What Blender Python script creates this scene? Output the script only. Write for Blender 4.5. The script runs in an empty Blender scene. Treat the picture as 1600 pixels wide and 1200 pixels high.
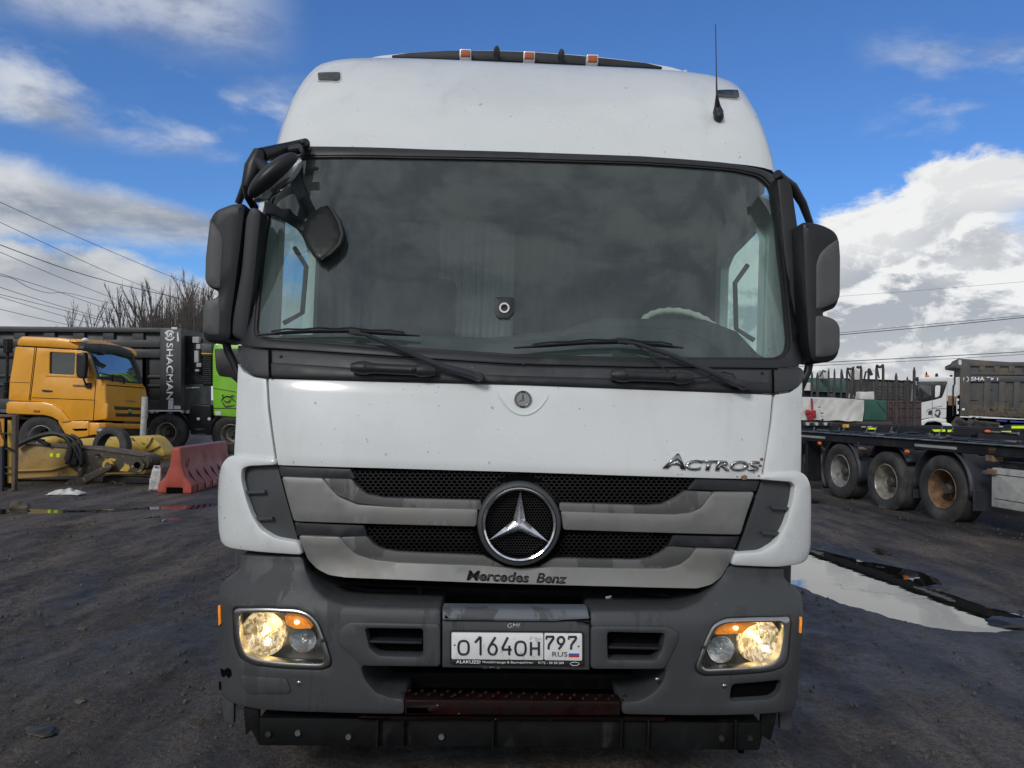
import bpy, bmesh, math, random
from math import sin, cos, pi, radians as R, atan2, hypot, sqrt
from mathutils import Vector as V, Matrix, Euler, noise
from mathutils.geometry import delaunay_2d_cdt
random.seed(7)
sc = bpy.context.scene
C = sc.collection
EYE, FPX, PITCH, ROLL = 1.55, 1200.0, .028, .024
# ------------------------------------------------------------------ camera
cr, sr, cp, sp = cos(ROLL), sin(ROLL), cos(PITCH), sin(PITCH)
_r, _u, _f = V((1, 0, 0)), V((0, -sp, cp)), V((0, cp, sp))
IX, IY = _r*cr + _u*sr, -_r*sr + _u*cr
cd = bpy.data.cameras.new('camera'); cam = bpy.data.objects.new('camera', cd); C.objects.link(cam)
cam.matrix_world = Matrix(((IX.x, IY.x, -_f.x, 0), (IX.y, IY.y, -_f.y, 0), (IX.z, IY.z, -_f.z, EYE), (0, 0, 0, 1)))
cd.sensor_width = 36; cd.lens = FPX/1600*36; cd.clip_end = 4000; cd.clip_start = .05
sc.camera = cam
EYEV = V((0, 0, EYE))
def raydir(u, v): return _f + IX*((u-800)/FPX) + IY*((600-v)/FPX)
def ground(u, v, z=0.0):
    d = raydir(u, v); t = (z-EYE)/d.z; return EYEV + d*t
def at(u, v, Y):
    d = raydir(u, v); return EYEV + d*(Y/d.y)
# ------------------------------------------------------------------ node helper
class NT:
    def __init__(s, tree): s.t = tree
    def n(s, typ, **k):
        x = s.t.nodes.new(typ)
        for a, b in k.items(): setattr(x, a, b)
        return x
    def ln(s, a, b): s.t.links.new(a, b)
    def put(s, sock, v):
        if hasattr(v, 'is_output') or isinstance(v, bpy.types.NodeSocket): s.ln(v, sock)
        elif isinstance(v, (tuple, list, V)) and len(v) == 3 and sock.type == 'RGBA': sock.default_value = (*v, 1)
        else: sock.default_value = v
    def m(s, op, a, b=None, c=None, clamp=False):
        x = s.n('ShaderNodeMath', operation=op, use_clamp=clamp); s.put(x.inputs[0], a)
        if b is not None: s.put(x.inputs[1], b)
        if c is not None: s.put(x.inputs[2], c)
        return x.outputs[0]
    def vm(s, op, a, b=None):
        x = s.n('ShaderNodeVectorMath', operation=op); s.put(x.inputs[0], a)
        if b is not None: s.put(x.inputs[1], b)
        return x.outputs[0]
    def noise(s, vec, scale, detail=4, rough=.55, dist=0):
        x = s.n('ShaderNodeTexNoise'); s.put(x.inputs['Vector'], vec); x.inputs['Scale'].default_value = scale
        x.inputs['Detail'].default_value = detail; x.inputs['Roughness'].default_value = rough; x.inputs['Distortion'].default_value = dist
        return x.outputs['Fac']
    def mr(s, v, a, b, c=0.0, d=1.0, smooth=True):
        x = s.n('ShaderNodeMapRange', interpolation_type='SMOOTHSTEP' if smooth else 'LINEAR')
        for i, q in enumerate((v, a, b, c, d)): s.put(x.inputs[i], q)
        return x.outputs[0]
    def mix(s, f, a, b):
        x = s.n('ShaderNodeMix', data_type='RGBA'); s.put(x.inputs[0], f); s.put(x.inputs[6], a); s.put(x.inputs[7], b)
        return x.outputs[2]
    def mixop(s, op, f, a, b):
        x = s.n('ShaderNodeMix', data_type='RGBA', blend_type=op); s.put(x.inputs[0], f); s.put(x.inputs[6], a); s.put(x.inputs[7], b)
        return x.outputs[2]
    def scalev(s, vec, t):
        x = s.n('ShaderNodeMapping'); s.put(x.inputs[0], vec); x.inputs['Scale'].default_value = t; return x.outputs[0]
# ------------------------------------------------------------------ sky
SUN_EL, SUN_AZ = R(31), R(206)          # azimuth measured from +Y towards +X (behind the camera, to its left)
w = bpy.data.worlds.new('World'); sc.world = w; w.use_nodes = True
n = NT(w.node_tree); w.node_tree.nodes.clear()
sky = n.n('ShaderNodeTexSky', sky_type='NISHITA', sun_disc=False, sun_elevation=SUN_EL, sun_rotation=SUN_AZ, ozone_density=3.0, air_density=1.0, dust_density=.5)
tc = n.n('ShaderNodeTexCoord'); D = tc.outputs['Generated']
sx = n.n('ShaderNodeSeparateXYZ'); n.ln(D, sx.inputs[0]); X, Y, Z = sx.outputs
az = n.m('ARCTAN2', X, Y); el = n.m('ARCSINE', Z)
blue = n.mixop('MULTIPLY', 1.0, sky.outputs[0], (.60, .92, 1.34))
def lum(c): return (c[0]*.1/.1, c[1], c[2])
K = 1/.1                                 # clouds are written as radiance, then divided by the background strength
bump_ = lambda az0, wd: n.m('SUBTRACT', 1.0, n.mr(n.m('ABSOLUTE', n.m('SUBTRACT', az, az0)), wd*.5, wd))
pv = n.scalev(D, (1, 1, 1.9))
nA = n.noise(pv, 7.5, 11, .62, .25)           # billows
nB = n.noise(n.scalev(D, (1, 1, 4.2)), 3.4, 8, .6, .5)    # stretched layers
nC = n.noise(n.vm('ADD', pv, (.010, .0, -.022)), 7.5, 11, .62, .25)
nL = n.noise(pv, 3.3, 3, .5)
nW = n.noise(n.scalev(D, (1, 1, 2.6)), 4.2, 8, .56, .2)
# right cumulus: its top edge rises with azimuth
etop = n.m('ADD', n.mr(az, .0, .30, .10, .225, False), n.m('ADD', n.mr(az, .37, .5, .0, .052, False), n.mr(az, .5, .62, .0, -.005)))
dC = n.mr(n.m('ADD', n.m('SUBTRACT', etop, el), n.m('MULTIPLY', n.m('SUBTRACT', nA, .5), .22)), -.012, .016)
dC = n.m('MULTIPLY', dC, n.mr(az, -.06, .06))
holeR = n.m('MULTIPLY', n.mr(az, .55, .62), n.m('MULTIPLY', n.mr(el, .17, .2), n.m('SUBTRACT', 1.0, n.mr(el, .21, .245))))
dC = n.m('MULTIPLY', dC, n.m('SUBTRACT', 1.0, n.m('MULTIPLY', holeR, n.mr(nB, .42, .6))))
# left layered cloud
lt = n.mr(az, -.52, -.34, .165, .140)
dL = n.mr(n.m('ADD', n.m('SUBTRACT', lt, el), n.m('MULTIPLY', n.m('SUBTRACT', nA, .5), .07)), -.006, .012)
band = n.m('MULTIPLY', n.mr(n.m('ADD', n.m('SUBTRACT', el, n.mr(az, -.62, -.36, .165, .185, False)), n.m('MULTIPLY', n.m('SUBTRACT', nB, .5), .08)), -.01, .02),
           n.mr(n.m('ADD', n.m('SUBTRACT', n.mr(az, -.60, -.35, .262, .225, False), el), n.m('MULTIPLY', n.m('SUBTRACT', nA, .5), .05)), -.006, .024))
left = n.m('SUBTRACT', 1.0, n.mr(az, -.24, -.08))
dL = n.m('MULTIPLY', n.m('MAXIMUM', dL, n.m('MULTIPLY', band, .96)), left)
# wisps, and the broken cloud all round
cov = n.mr(n.m('ABSOLUTE', n.m('ADD', az, -.03)), .42, 1.0, .665, .27)
wis = n.m('MULTIPLY', n.mr(n.m('ADD', n.m('MULTIPLY', nB, .4), n.m('MULTIPLY', nW, .6)), cov, n.m('ADD', cov, .12)), n.mr(el, .02, .12))
b2 = n.m('MULTIPLY', bump_(-.48, .3), n.mr(el, .27, .30)); b2 = n.m('MULTIPLY', b2, n.m('SUBTRACT', 1.0, n.mr(el, .35, .40)))
wis2 = n.m('MULTIPLY', b2, n.m('MULTIPLY', n.mr(nW, .40, .60), .8))
b3 = n.m('MULTIPLY', bump_(-.56, .30), n.mr(el, .37, .43))
wis3 = n.m('MULTIPLY', b3, n.m('MULTIPLY', n.mr(nW, .22, .56), .62))
b4 = n.m('MULTIPLY', bump_(.60, .20), n.m('MULTIPLY', n.mr(el, .27, .31), n.m('SUBTRACT', 1.0, n.mr(el, .40, .46))))
wis4 = n.m('MULTIPLY', b4, n.m('MULTIPLY', n.mr(nW, .46, .62), .6))
dW = n.m('MAXIMUM', n.m('MULTIPLY', wis, .85), n.m('MAXIMUM', wis2, n.m('MAXIMUM', wis3, wis4)))
low = n.m('MULTIPLY', n.m('SUBTRACT', 1.0, n.mr(n.m('ADD', el, n.m('MULTIPLY', n.m('SUBTRACT', nA, .5), .1)), .03, .10)), .9)
rel = n.mr(n.m('SUBTRACT', nC, nA), -.085, .085)      # relief of the billows towards the light
sh = n.m('ADD', n.m('MULTIPLY', rel, .58), n.m('MULTIPLY', n.mr(nL, .36, .62, 1.0, 0.0), .46))
cumc = n.mix(n.mr(sh, .22, .66, 0, 1, False), (.42*K, .455*K, .505*K), (.88*K, .89*K, .895*K))
cumc = n.mix(n.m('MULTIPLY', n.m('SUBTRACT', 1.0, n.mr(el, .02, .12)), .55), cumc, (.70*K, .71*K, .71*K))
edge = n.m('SUBTRACT', etop, el)
cumc = n.mix(n.m('MULTIPLY', n.m('SUBTRACT', 1.0, n.mr(edge, .02, .10)), .75), cumc, (.88*K, .885*K, .88*K))
layc = n.mix(n.mr(n.m('ADD', n.m('MULTIPLY', nB, .5), n.m('MULTIPLY', nA, .5)), .40, .60), (.27*K, .31*K, .38*K), (.60*K, .625*K, .65*K))
topb = n.m('MULTIPLY', n.mr(el, .205, .25), .8)
layc = n.mix(topb, layc, (.74*K, .76*K, .78*K))
layc = n.mix(n.m('MULTIPLY', n.m('SUBTRACT', 1.0, n.mr(el, .10, .165)), .6), layc, (.60*K, .62*K, .645*K))
wisc = n.mix(n.mr(nA, .38, .60), (.34*K, .37*K, .42*K), (.72*K, .74*K, .76*K))
c = n.mix(dW, blue, wisc)
c = n.mix(low, c, (.58*K, .61*K, .63*K))
c = n.mix(dL, c, layc)
c = n.mix(dC, c, cumc)
bg = n.n('ShaderNodeBackground'); n.ln(c, bg.inputs[0]); bg.inputs[1].default_value = .1
wo = n.n('ShaderNodeOutputWorld'); n.ln(bg.outputs[0], wo.inputs[0])
# ------------------------------------------------------------------ sun
sl = bpy.data.lights.new('sun', 'SUN'); sl.energy = 1.5; sl.angle = R(14); sl.color = (1, .965, .91)
so = bpy.data.objects.new('sun', sl); C.objects.link(so)
sv = V((sin(SUN_AZ)*cos(SUN_EL), cos(SUN_AZ)*cos(SUN_EL), sin(SUN_EL)))
so.rotation_euler = sv.to_track_quat('Z', 'Y').to_euler(); so.location = sv*50
sc.view_settings.view_transform = 'Standard'; sc.view_settings.look = 'None'
sc.view_settings.exposure = 0.0; sc.view_settings.gamma = 1.0; sc.view_settings.use_curve_mapping = False
sc.cycles.max_bounces = 8; sc.cycles.transparent_max_bounces = 12; sc.cycles.use_denoising = True
# ------------------------------------------------------------------ materials
M = {}
def mat(name, col, rough=.5, metal=0, var=.12, vs=3, col2=None, c2=(.55, .7), c2s=4, c2v=(1, 1, 1), bump=0, bs=60, coat=0, spec=.5, speck=None, emit=None, estr=0, rv=.1, dusty=0):
    m = bpy.data.materials.new(name); m.use_nodes = True; t = NT(m.node_tree); p = m.node_tree.nodes['Principled BSDF']
    o = t.n('ShaderNodeTexCoord').outputs['Object']
    f = t.noise(o, vs, 6, .6)
    c = t.mix(t.mr(f, .3, .7), tuple(x*(1-var) for x in col), tuple(min(1, x*(1+var)) for x in col))
    rr = t.mr(f, .3, .7, max(.02, rough-rv), min(1, rough+rv))
    if col2:
        g = t.mr(t.noise(t.scalev(o, c2v), c2s, 6, .6, .3), c2[0], c2[1]); c = t.mix(g, c, col2); rr = t.m('ADD', rr, t.m('MULTIPLY', g, .15))
    if speck:
        for (sc_, th, cc) in speck:
            c = t.mix(t.mr(t.noise(o, sc_, 2, .5), th, th+.03), c, cc)
    if dusty:
        ge = t.n('ShaderNodeNewGeometry'); s = t.n('ShaderNodeSeparateXYZ'); t.ln(ge.outputs['Normal'], s.inputs[0])
        c = t.mix(t.m('MULTIPLY', t.mr(s.outputs[2], .2, .9), dusty), c, (.16, .15, .13))
    t.ln(c, p.inputs['Base Color']); t.ln(rr, p.inputs['Roughness'])
    p.inputs['Metallic'].default_value = metal; p.inputs['Specular IOR Level'].default_value = spec
    p.inputs['Coat Weight'].default_value = coat; p.inputs['Coat Roughness'].default_value = .08
    if bump:
        b = t.n('ShaderNodeBump'); b.inputs['Strength'].default_value = bump; b.inputs['Distance'].default_value = .01
        t.ln(t.noise(o, bs, 4, .6), b.inputs['Height']); t.ln(b.outputs[0], p.inputs['Normal'])
    if emit:
        p.inputs['Emission Color'].default_value = (*emit, 1); p.inputs['Emission Strength'].default_value = estr
    M[name] = m; return m
def glassmat(name, tint, rmul, film, rough=.0, filmcol=(.35, .38, .36)):
    m = bpy.data.materials.new(name); m.use_nodes = True; t = NT(m.node_tree); m.node_tree.nodes.clear()
    o = t.n('ShaderNodeTexCoord').outputs['Object']
    fr = t.n('ShaderNodeFresnel'); t.ln(t.m('SUBTRACT', 1.5, t.m('MULTIPLY', t.n('ShaderNodeNewGeometry').outputs['Backfacing'], 1.5-1/1.5)), fr.inputs[0])
    tr = t.n('ShaderNodeBsdfTransparent'); tr.inputs[0].default_value = (*tint, 1)
    gl = t.n('ShaderNodeBsdfGlossy'); gl.inputs['Roughness'].default_value = rough; gl.inputs['Color'].default_value = (.9, .95, .93, 1)
    df = t.n('ShaderNodeBsdfDiffuse'); df.inputs[0].default_value = (*filmcol, 1)
    a = t.n('ShaderNodeMixShader'); t.ln(t.m('MULTIPLY', fr.outputs[0], rmul, clamp=True), a.inputs[0]); t.ln(tr.outputs[0], a.inputs[1]); t.ln(gl.outputs[0], a.inputs[2])
    b = t.n('ShaderNodeMixShader')
    fm = t.m('MULTIPLY', t.m('ADD', .35, t.m('MULTIPLY', t.noise(t.scalev(o, (1, 1, .25)), 9, 8, .7), 1.3)), film, clamp=True)
    t.ln(fm, b.inputs[0]); t.ln(a.outputs[0], b.inputs[1]); t.ln(df.outputs[0], b.inputs[2])
    ou = t.n('ShaderNodeOutputMaterial'); t.ln(b.outputs[0], ou.inputs[0]); M[name] = m
glassmat('windscreen_glass', (.62, .74, .71), 2.1, .085, filmcol=(.34, .40, .375))
glassmat('side_glass', (.74, .88, .85), 1.0, .03)
glassmat('truck_glass', (.10, .12, .14), 3.2, .08)
glassmat('lens_glass', (.93, .94, .92), 1.2, .03)
mat('white_paint', (.655, .68, .68), .30, var=.03, vs=2, col2=(.50, .51, .495), c2=(.55, .85), c2s=2.6, c2v=(1.5, 1, .28), coat=.5, rv=.06, speck=[(95, .738, (.16, .15, .14)), (60, .748, (.26, .25, .23)), (28, .74, (.40, .39, .36))])
mat('bumper_grey', (.045, .049, .053), .55, var=.10, vs=2.5, col2=(.036, .039, .042), c2=(.545, .57), c2s=5.5, c2v=(1.4, 1, .25), bump=.12, bs=420, rv=.07, speck=[(150, .74, (.25, .25, .24))])
mat('bumper_ledge', (.10, .115, .13), .5, var=.12, vs=5, bump=.1, bs=300, col2=(.055, .06, .065), c2=(.55, .58), c2s=6, c2v=(1, 1, .3))
mat('black_plastic', (.020, .022, .026), .45, spec=.35, var=.2, bump=.1, bs=350, col2=(.045, .045, .046), c2=(.55, .75), c2s=7)
mat('cowl_plastic', (.030, .032, .036), .5, var=.2, bump=.12, bs=300, col2=(.055, .055, .055), c2=(.58, .8), c2s=9, speck=[(120, .73, (.3, .3, .29))])
mat('vent_grey', (.045, .05, .054), .55, var=.15, bump=.1, bs=300)
mat('mirror_black', (.014, .016, .019), .42, spec=.35, var=.15, bump=.08, bs=300)
mat('reflection_dark', (.006, .009, .010), .4, spec=.2, var=.15)  # dark tone of the mirror's reflection, put into the colour
mat('mud_wet', (.022, .020, .018), .5, var=.4, vs=6, bump=.5, bs=12)
mat('mirror_shell', (.066, .070, .070), .5, var=.08, bump=.08, bs=400)
mat('rubber_seal', (.008, .008, .009), .6)
mat('silver_bar', (.20, .20, .193), .42, metal=.25, var=.07, vs=6, col2=(.21, .205, .19), c2=(.50, .60), c2s=6, c2v=(1, 1, .6), rv=.08, speck=[(60, .72, (.16, .15, .13))])
mat('grey_band', (.13, .13, .13), .5, var=.1, col2=(.075, .075, .075), c2=(.52, .55), c2s=7, c2v=(1, 1, .35))
mat('chrome', (.82, .83, .85), .12, metal=1, var=.05, col2=(.45, .45, .45), c2=(.6, .8), c2s=30)
mat('dull_chrome', (.42, .42, .41), .3, metal=1, var=.1)
mat('void_black', (.003, .003, .003), .9, spec=.05)
mat('mesh_black', (.007, .007, .008), .5)
mat('plate_white', (.72, .73, .73), .4, var=.04, col2=(.48, .48, .47), c2=(.60, .68), c2s=28)
mat('ink_black', (.012, .012, .012), .5)
mat('flag_blue', (.03, .07, .35), .5); mat('flag_red', (.5, .02, .03), .5)
mat('pale_text', (.7, .7, .7), .5)
mat('step_red', (.013, .0035, .003), .5, spec=.12, var=.4, vs=8, col2=(.008, .005, .005), c2=(.45, .6), c2s=9, speck=[(40, .735, (.30, .30, .28))])
mat('beam_black', (.006, .0065, .007), .6, spec=.15, var=.3, vs=7, col2=(.028, .028, .029), c2=(.54, .75), c2s=9, c2v=(1, 1, .4), bump=.2, bs=90)
mat('amber_lens', (.75, .16, .015), .25, spec=.6)
mat('amber_lit', (.9, .25, .02), .3, emit=(1, .30, .03), estr=.38, var=.4, vs=60)
mat('amber_roof', (.34, .085, .025), .35)
mat('reflector_clear', (.62, .64, .66), .12, metal=1, bump=.5, bs=55)
mat('bulb', (1, .9, .6), .3, emit=(1, .80, .42), estr=5)
mat('lamp_housing', (.30, .30, .29), .3, metal=.6, bump=.1, bs=60)
mat('corner_lens', (.03, .032, .026), .2, spec=.5, var=.5, vs=40)
mat('interior_dark', (.018, .019, .02), .8, var=.3)
mat('dash_grey', (.032, .035, .038), .65, var=.3, vs=4)
mat('seat_cloth', (.035, .037, .04), .9, var=.2)
mat('pale_curtain', (.42, .43, .41), .9, var=.15)
mat('curtain', (.10, .11, .11), .85, var=.2)
mat('wheel_cover', (.80, .76, .66), .7, var=.2)
mat('tyre_rubber', (.030, .030, .031), .75, var=.25, vs=5, col2=(.075, .072, .068), c2=(.48, .7), c2s=4, bump=.25, bs=40)
mat('rim_grey', (.28, .28, .28), .5, metal=.3, var=.25, vs=6, col2=(.12, .10, .085), c2=(.5, .7), c2s=5)
mat('rim_rust', (.17, .095, .05), .7, var=.5, vs=7, col2=(.07, .06, .05), c2=(.52, .66), c2s=5, bump=.3, bs=50)
mat('rim_silver', (.30, .28, .25), .4, metal=.4, var=.3, vs=9, col2=(.24, .13, .06), c2=(.50, .66), c2s=4)
mat('hub_dark', (.05, .045, .04), .6, var=.4, vs=20, bump=.4, bs=60)
mat('orange_paint', (.76, .345, .022), .36, var=.06, vs=2, col2=(.42, .19, .03), c2=(.56, .85), c2s=2, coat=.3, speck=[(30, .76, (.2, .1, .03))])
mat('orange_shaded', (.56, .25, .022), .42, var=.08, vs=2, col2=(.36, .18, .03), c2=(.5, .8), c2s=2.5)  # darker copy of orange_paint, the cab front's shade put into the colour
mat('dump_grey', (.036, .038, .041), .5, var=.15, vs=2, col2=(.06, .06, .06), c2=(.56, .8), c2s=2, bump=.1, bs=20)
mat('dump_muddy', (.060, .062, .064), .65, var=.2, vs=1, col2=(.13, .105, .075), c2=(.44, .66), c2s=1.4, bump=.3, bs=14)
mat('mud_clod', (.085, .072, .055), .95, var=.4, vs=6, bump=.6, bs=9)
mat('decal_white', (.72, .73, .74), .5, var=.1)
mat('worn_decal', (.60, .62, .63), .5, var=.1, vs=20)
mat('green_paint', (.20, .50, .035), .35, var=.06, coat=.3)
mat('white_far', (.68, .70, .70), .35, var=.06, vs=2, col2=(.48, .47, .44), c2=(.55, .8), c2s=2)
mat('steel_dark', (.012, .013, .016), .5, spec=.3, var=.3, vs=3, bump=.15, bs=20, col2=(.035, .032, .03), c2=(.56, .7), c2s=3)
mat('steel_worn', (.14, .145, .15), .42, metal=.5, var=.4, vs=6, col2=(.03, .03, .03), c2=(.5, .6), c2s=5)
mat('rust_metal', (.20, .13, .08), .8, var=.4, vs=8, bump=.4, bs=30)
mat('guard_blue', (.028, .031, .042), .55, var=.2, vs=3)
mat('reflective_grey', (.33, .34, .34), .5, var=.15)
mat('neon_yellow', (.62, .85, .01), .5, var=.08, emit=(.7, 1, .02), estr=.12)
mat('yellow_mark', (.62, .34, .03), .5, var=.2, col2=(.1, .06, .02), c2=(.56, .62), c2s=14)
mat('box_pale', (.42, .43, .41), .6, var=.1, vs=4, col2=(.27, .27, .25), c2=(.5, .7), c2s=6, bump=.1, bs=20)
mat('arm_yellow', (.34, .215, .06), .55, var=.15, vs=2.5, col2=(.12, .085, .05), c2=(.50, .72), c2s=3.5, bump=.2, bs=25)
mat('arm_grime', (.055, .047, .036), .75, var=.3, vs=5, col2=(.34, .25, .09), c2=(.60, .64), c2s=14, bump=.3, bs=30)
mat('boom_yellow', (.50, .34, .055), .5, var=.12, vs=3, col2=(.18, .11, .04), c2=(.56, .7), c2s=5, bump=.1, bs=25)
mat('hose_rubber', (.014, .014, .015), .5, var=.3)
mat('red_plastic', (.25, .055, .045), .55, var=.15, vs=3, col2=(.20, .06, .05), c2=(.5, .7), c2s=4, dusty=.25)
mat('red_bright', (.38, .065, .04), .5, var=.15, vs=3, col2=(.26, .07, .05), c2=(.55, .7), c2s=5)
mat('post_grey', (.40, .41, .40), .6, var=.25, vs=12)
mat('jug_white', (.48, .47, .46), .6, var=.3, vs=10, col2=(.26, .12, .10), c2=(.56, .62), c2s=9, bump=.4, bs=20)
mat('rag_white', (.55, .55, .54), .8, var=.15, vs=10, bump=.3, bs=30)
mat('frame_rust', (.10, .075, .06), .8, var=.4, vs=6, bump=.4, bs=25)
mat('concrete', (.26, .255, .24), .9, var=.2, vs=3, bump=.3, bs=20)
mat('bark', (.10, .085, .075), .9, var=.3, vs=5)
mat('stake_dark', (.045, .042, .040), .7, var=.4, vs=3)
mat('wagon_brown', (.075, .045, .045), .7, var=.2, vs=2, bump=.2, bs=10)
mat('wagon_grey', (.075, .073, .070), .7, var=.3, vs=2, col2=(.15, .14, .13), c2=(.55, .7), c2s=2.5)
mat('tarp_white', (.60, .60, .57), .7, var=.08, vs=2, col2=(.42, .42, .38), c2=(.5, .75), c2s=1.2, bump=.3, bs=3)
mat('tarp_green', (.022, .085, .065), .6, var=.12, vs=1.5, bump=.2, bs=3)
mat('green_dump', (.055, .105, .098), .6, var=.15, vs=2)
mat('strap_red', (.30, .02, .03), .7, var=.2)
mat('cable', (.02, .02, .02), .6)
mat('pebble', (.062, .058, .055), .8, var=.5, vs=2)
def lampmat(name):
    m = bpy.data.materials.new(name); m.use_nodes = True; t = NT(m.node_tree); p = m.node_tree.nodes['Principled BSDF']
    o = t.n('ShaderNodeTexCoord').outputs['Object']; vo = t.n('ShaderNodeTexVoronoi'); t.ln(t.scalev(o, (1.6, 1, .8)), vo.inputs[0]); vo.inputs['Scale'].default_value = 70
    s = t.n('ShaderNodeSeparateColor'); t.ln(vo.outputs['Color'], s.inputs[0]); g = t.m('ADD', t.m('MULTIPLY', s.outputs[0], .55), t.m('MULTIPLY', t.noise(o, 26, 4, .6), .7))
    f = t.mr(g, .28, .92); c = t.mix(f, (.80, .55, .24), (1, .87, .62)); c = t.mix(t.mr(g, .2, .45, 1, 0), c, (.55, .40, .20))
    t.ln(c, p.inputs['Emission Color']); t.ln(t.mr(f, 0, 1, .15, .55), p.inputs['Emission Strength']); t.ln(c, p.inputs['Base Color']); p.inputs['Metallic'].default_value = .85; p.inputs['Roughness'].default_value = .12
    b = t.n('ShaderNodeBump'); b.inputs['Strength'].default_value = .5; b.inputs['Distance'].default_value = .01; t.ln(g, b.inputs['Height']); t.ln(b.outputs[0], p.inputs['Normal']); M[name] = m
lampmat('reflector_lit')
# ------------------------------------------------------------------ object helpers
def tag(o, label=None, cat=None, group=None, kind=None):
    if label: o['label'] = label
    if cat: o['category'] = cat
    if group: o['group'] = group
    if kind: o['kind'] = kind
    return o
FR = {}
class Frame:
    """a thing's root Empty and the map from photograph pixels into its own coordinates"""
    def __init__(s, name, loc, rot=(0, 0, 0), label=None, cat=None, group=None):
        s.o = bpy.data.objects.new(name, None); C.objects.link(s.o); s.o.empty_display_size = .2
        s.o.location = loc; s.o.rotation_euler = rot; tag(s.o, label, cat, group)
        s.M = Matrix.Translation(V(loc)) @ Euler(rot).to_matrix().to_4x4(); s.I = s.M.inverted()
        s.e = s.I @ EYEV
    def d(s, u, v): return s.I.to_3x3() @ raydir(u, v)
    def on(s, u, v, ax, val):
        d = s.d(u, v); return s.e + d*((val-s.e[ax])/d[ax])
def link(name, me, m, parent=None):
    o = bpy.data.objects.new(name, me); C.objects.link(o)
    if m is not None and not me.materials: me.materials.append(M[m] if isinstance(m, str) else m)
    if parent is not None: o.parent = parent.o if isinstance(parent, Frame) else parent
    return o
def finish(me, ang=38):
    me.shade_smooth(); me.set_sharp_from_angle(angle=R(ang))
class MB:
    def __init__(s): s.v = []; s.f = []
    def add(s, vs, fs):
        k = len(s.v); s.v += [tuple(q) for q in vs]; s.f += [tuple(i+k for i in f) for f in fs]; return s
    def box(s, c, d, rot=None):
        q = Euler(rot).to_matrix() if rot else None; vs = []
        for sx in (-.5, .5):
            for sy in (-.5, .5):
                for sz in (-.5, .5):
                    p = V((sx*d[0], sy*d[1], sz*d[2])); p = q @ p if q else p; vs.append(p+V(c))
        return s.add(vs, [(0, 1, 3, 2), (4, 6, 7, 5), (0, 4, 5, 1), (2, 3, 7, 6), (0, 2, 6, 4), (1, 5, 7, 3)])
    def bb(s, x0, x1, y0, y1, z0, z1): return s.box(((x0+x1)/2, (y0+y1)/2, (z0+z1)/2), (abs(x1-x0), abs(y1-y0), abs(z1-z0)))
    def tube(s, path, r, n=8, caps=True, flat=1.0):
        path = [V(p) for p in path]; rs = r if isinstance(r, (list, tuple)) else [r]*len(path)
        vs = []; up = None
        for i, p in enumerate(path):
            t = (path[min(i+1, len(path)-1)]-path[max(i-1, 0)])
            t = t.normalized() if t.length > 1e-9 else V((0, 0, 1))
            if up is None: up = t.orthogonal().normalized()
            up = (up - t*up.dot(t)); up = up.normalized() if up.length > 1e-6 else t.orthogonal().normalized()
            b = t.cross(up)
            for k in range(n):
                a = 2*pi*k/n; vs.append(p + up*(cos(a)*rs[i]) + b*(sin(a)*rs[i]*flat))
        fs = []
        for i in range(len(path)-1):
            for k in range(n): fs.append((i*n+k, i*n+(k+1) % n, (i+1)*n+(k+1) % n, (i+1)*n+k))
        if caps: fs += [tuple(range(n))[::-1], tuple((len(path)-1)*n+k for k in range(n))]
        return s.add(vs, fs)
    def cyl(s, a, b, r, r2=None, n=16): return s.tube([a, b], [r, r if r2 is None else r2], n)
    def lathe(s, prof, o=(0, 0, 0), ax=1, n=32, flat=None):
        """prof = (radius, distance along axis ax)"""
        vs = []; o = V(o)
        for k in range(n):
            a = 2*pi*k/n
            for (r, h) in prof:
                p = [r*cos(a), r*sin(a)]; q = [0, 0, 0]; j = [i for i in range(3) if i != ax]
                q[j[0]] = p[0]; q[j[1]] = p[1]; q[ax] = h
                if flat and q[2] < -flat: q[2] = -flat - (q[2]+flat)*-.12; q[ax] += .03*(1 if h > 0 else -1)*.8
                vs.append(o+V(q))
        m = len(prof); fs = []
        for k in range(n):
            for i in range(m-1): fs.append((k*m+i, k*m+i+1, ((k+1) % n)*m+i+1, ((k+1) % n)*m+i))
        return s.add(vs, fs)
    def ell(s, c, r, n=16, m=10, rot=None):
        q = Euler(rot).to_matrix() if rot else None; vs = []
        for i in range(m+1):
            th = pi*i/m
            for k in range(n):
                a = 2*pi*k/n; p = V((r[0]*sin(th)*cos(a), r[1]*sin(th)*sin(a), r[2]*cos(th))); vs.append((q @ p if q else p)+V(c))
        fs = [(i*n+k, (i+1)*n+k, (i+1)*n+(k+1) % n, i*n+(k+1) % n) for i in range(m) for k in range(n)]
        return s.add(vs, fs)
    def prism(s, poly, ax, a0, a1):
        """closed prism: poly in the two other axes, from a0 to a1 along ax"""
        j = [i for i in range(3) if i != ax]; vs = []
        for h in (a0, a1):
            for p in poly:
                q = [0, 0, 0]; q[j[0]] = p[0]; q[j[1]] = p[1]; q[ax] = h; vs.append(q)
        m = len(poly)
        return s.add(vs, [tuple(range(m)), tuple(range(2*m-1, m-1, -1))] + [(i, i+m, (i+1) % m+m, (i+1) % m) for i in range(m)])
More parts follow.
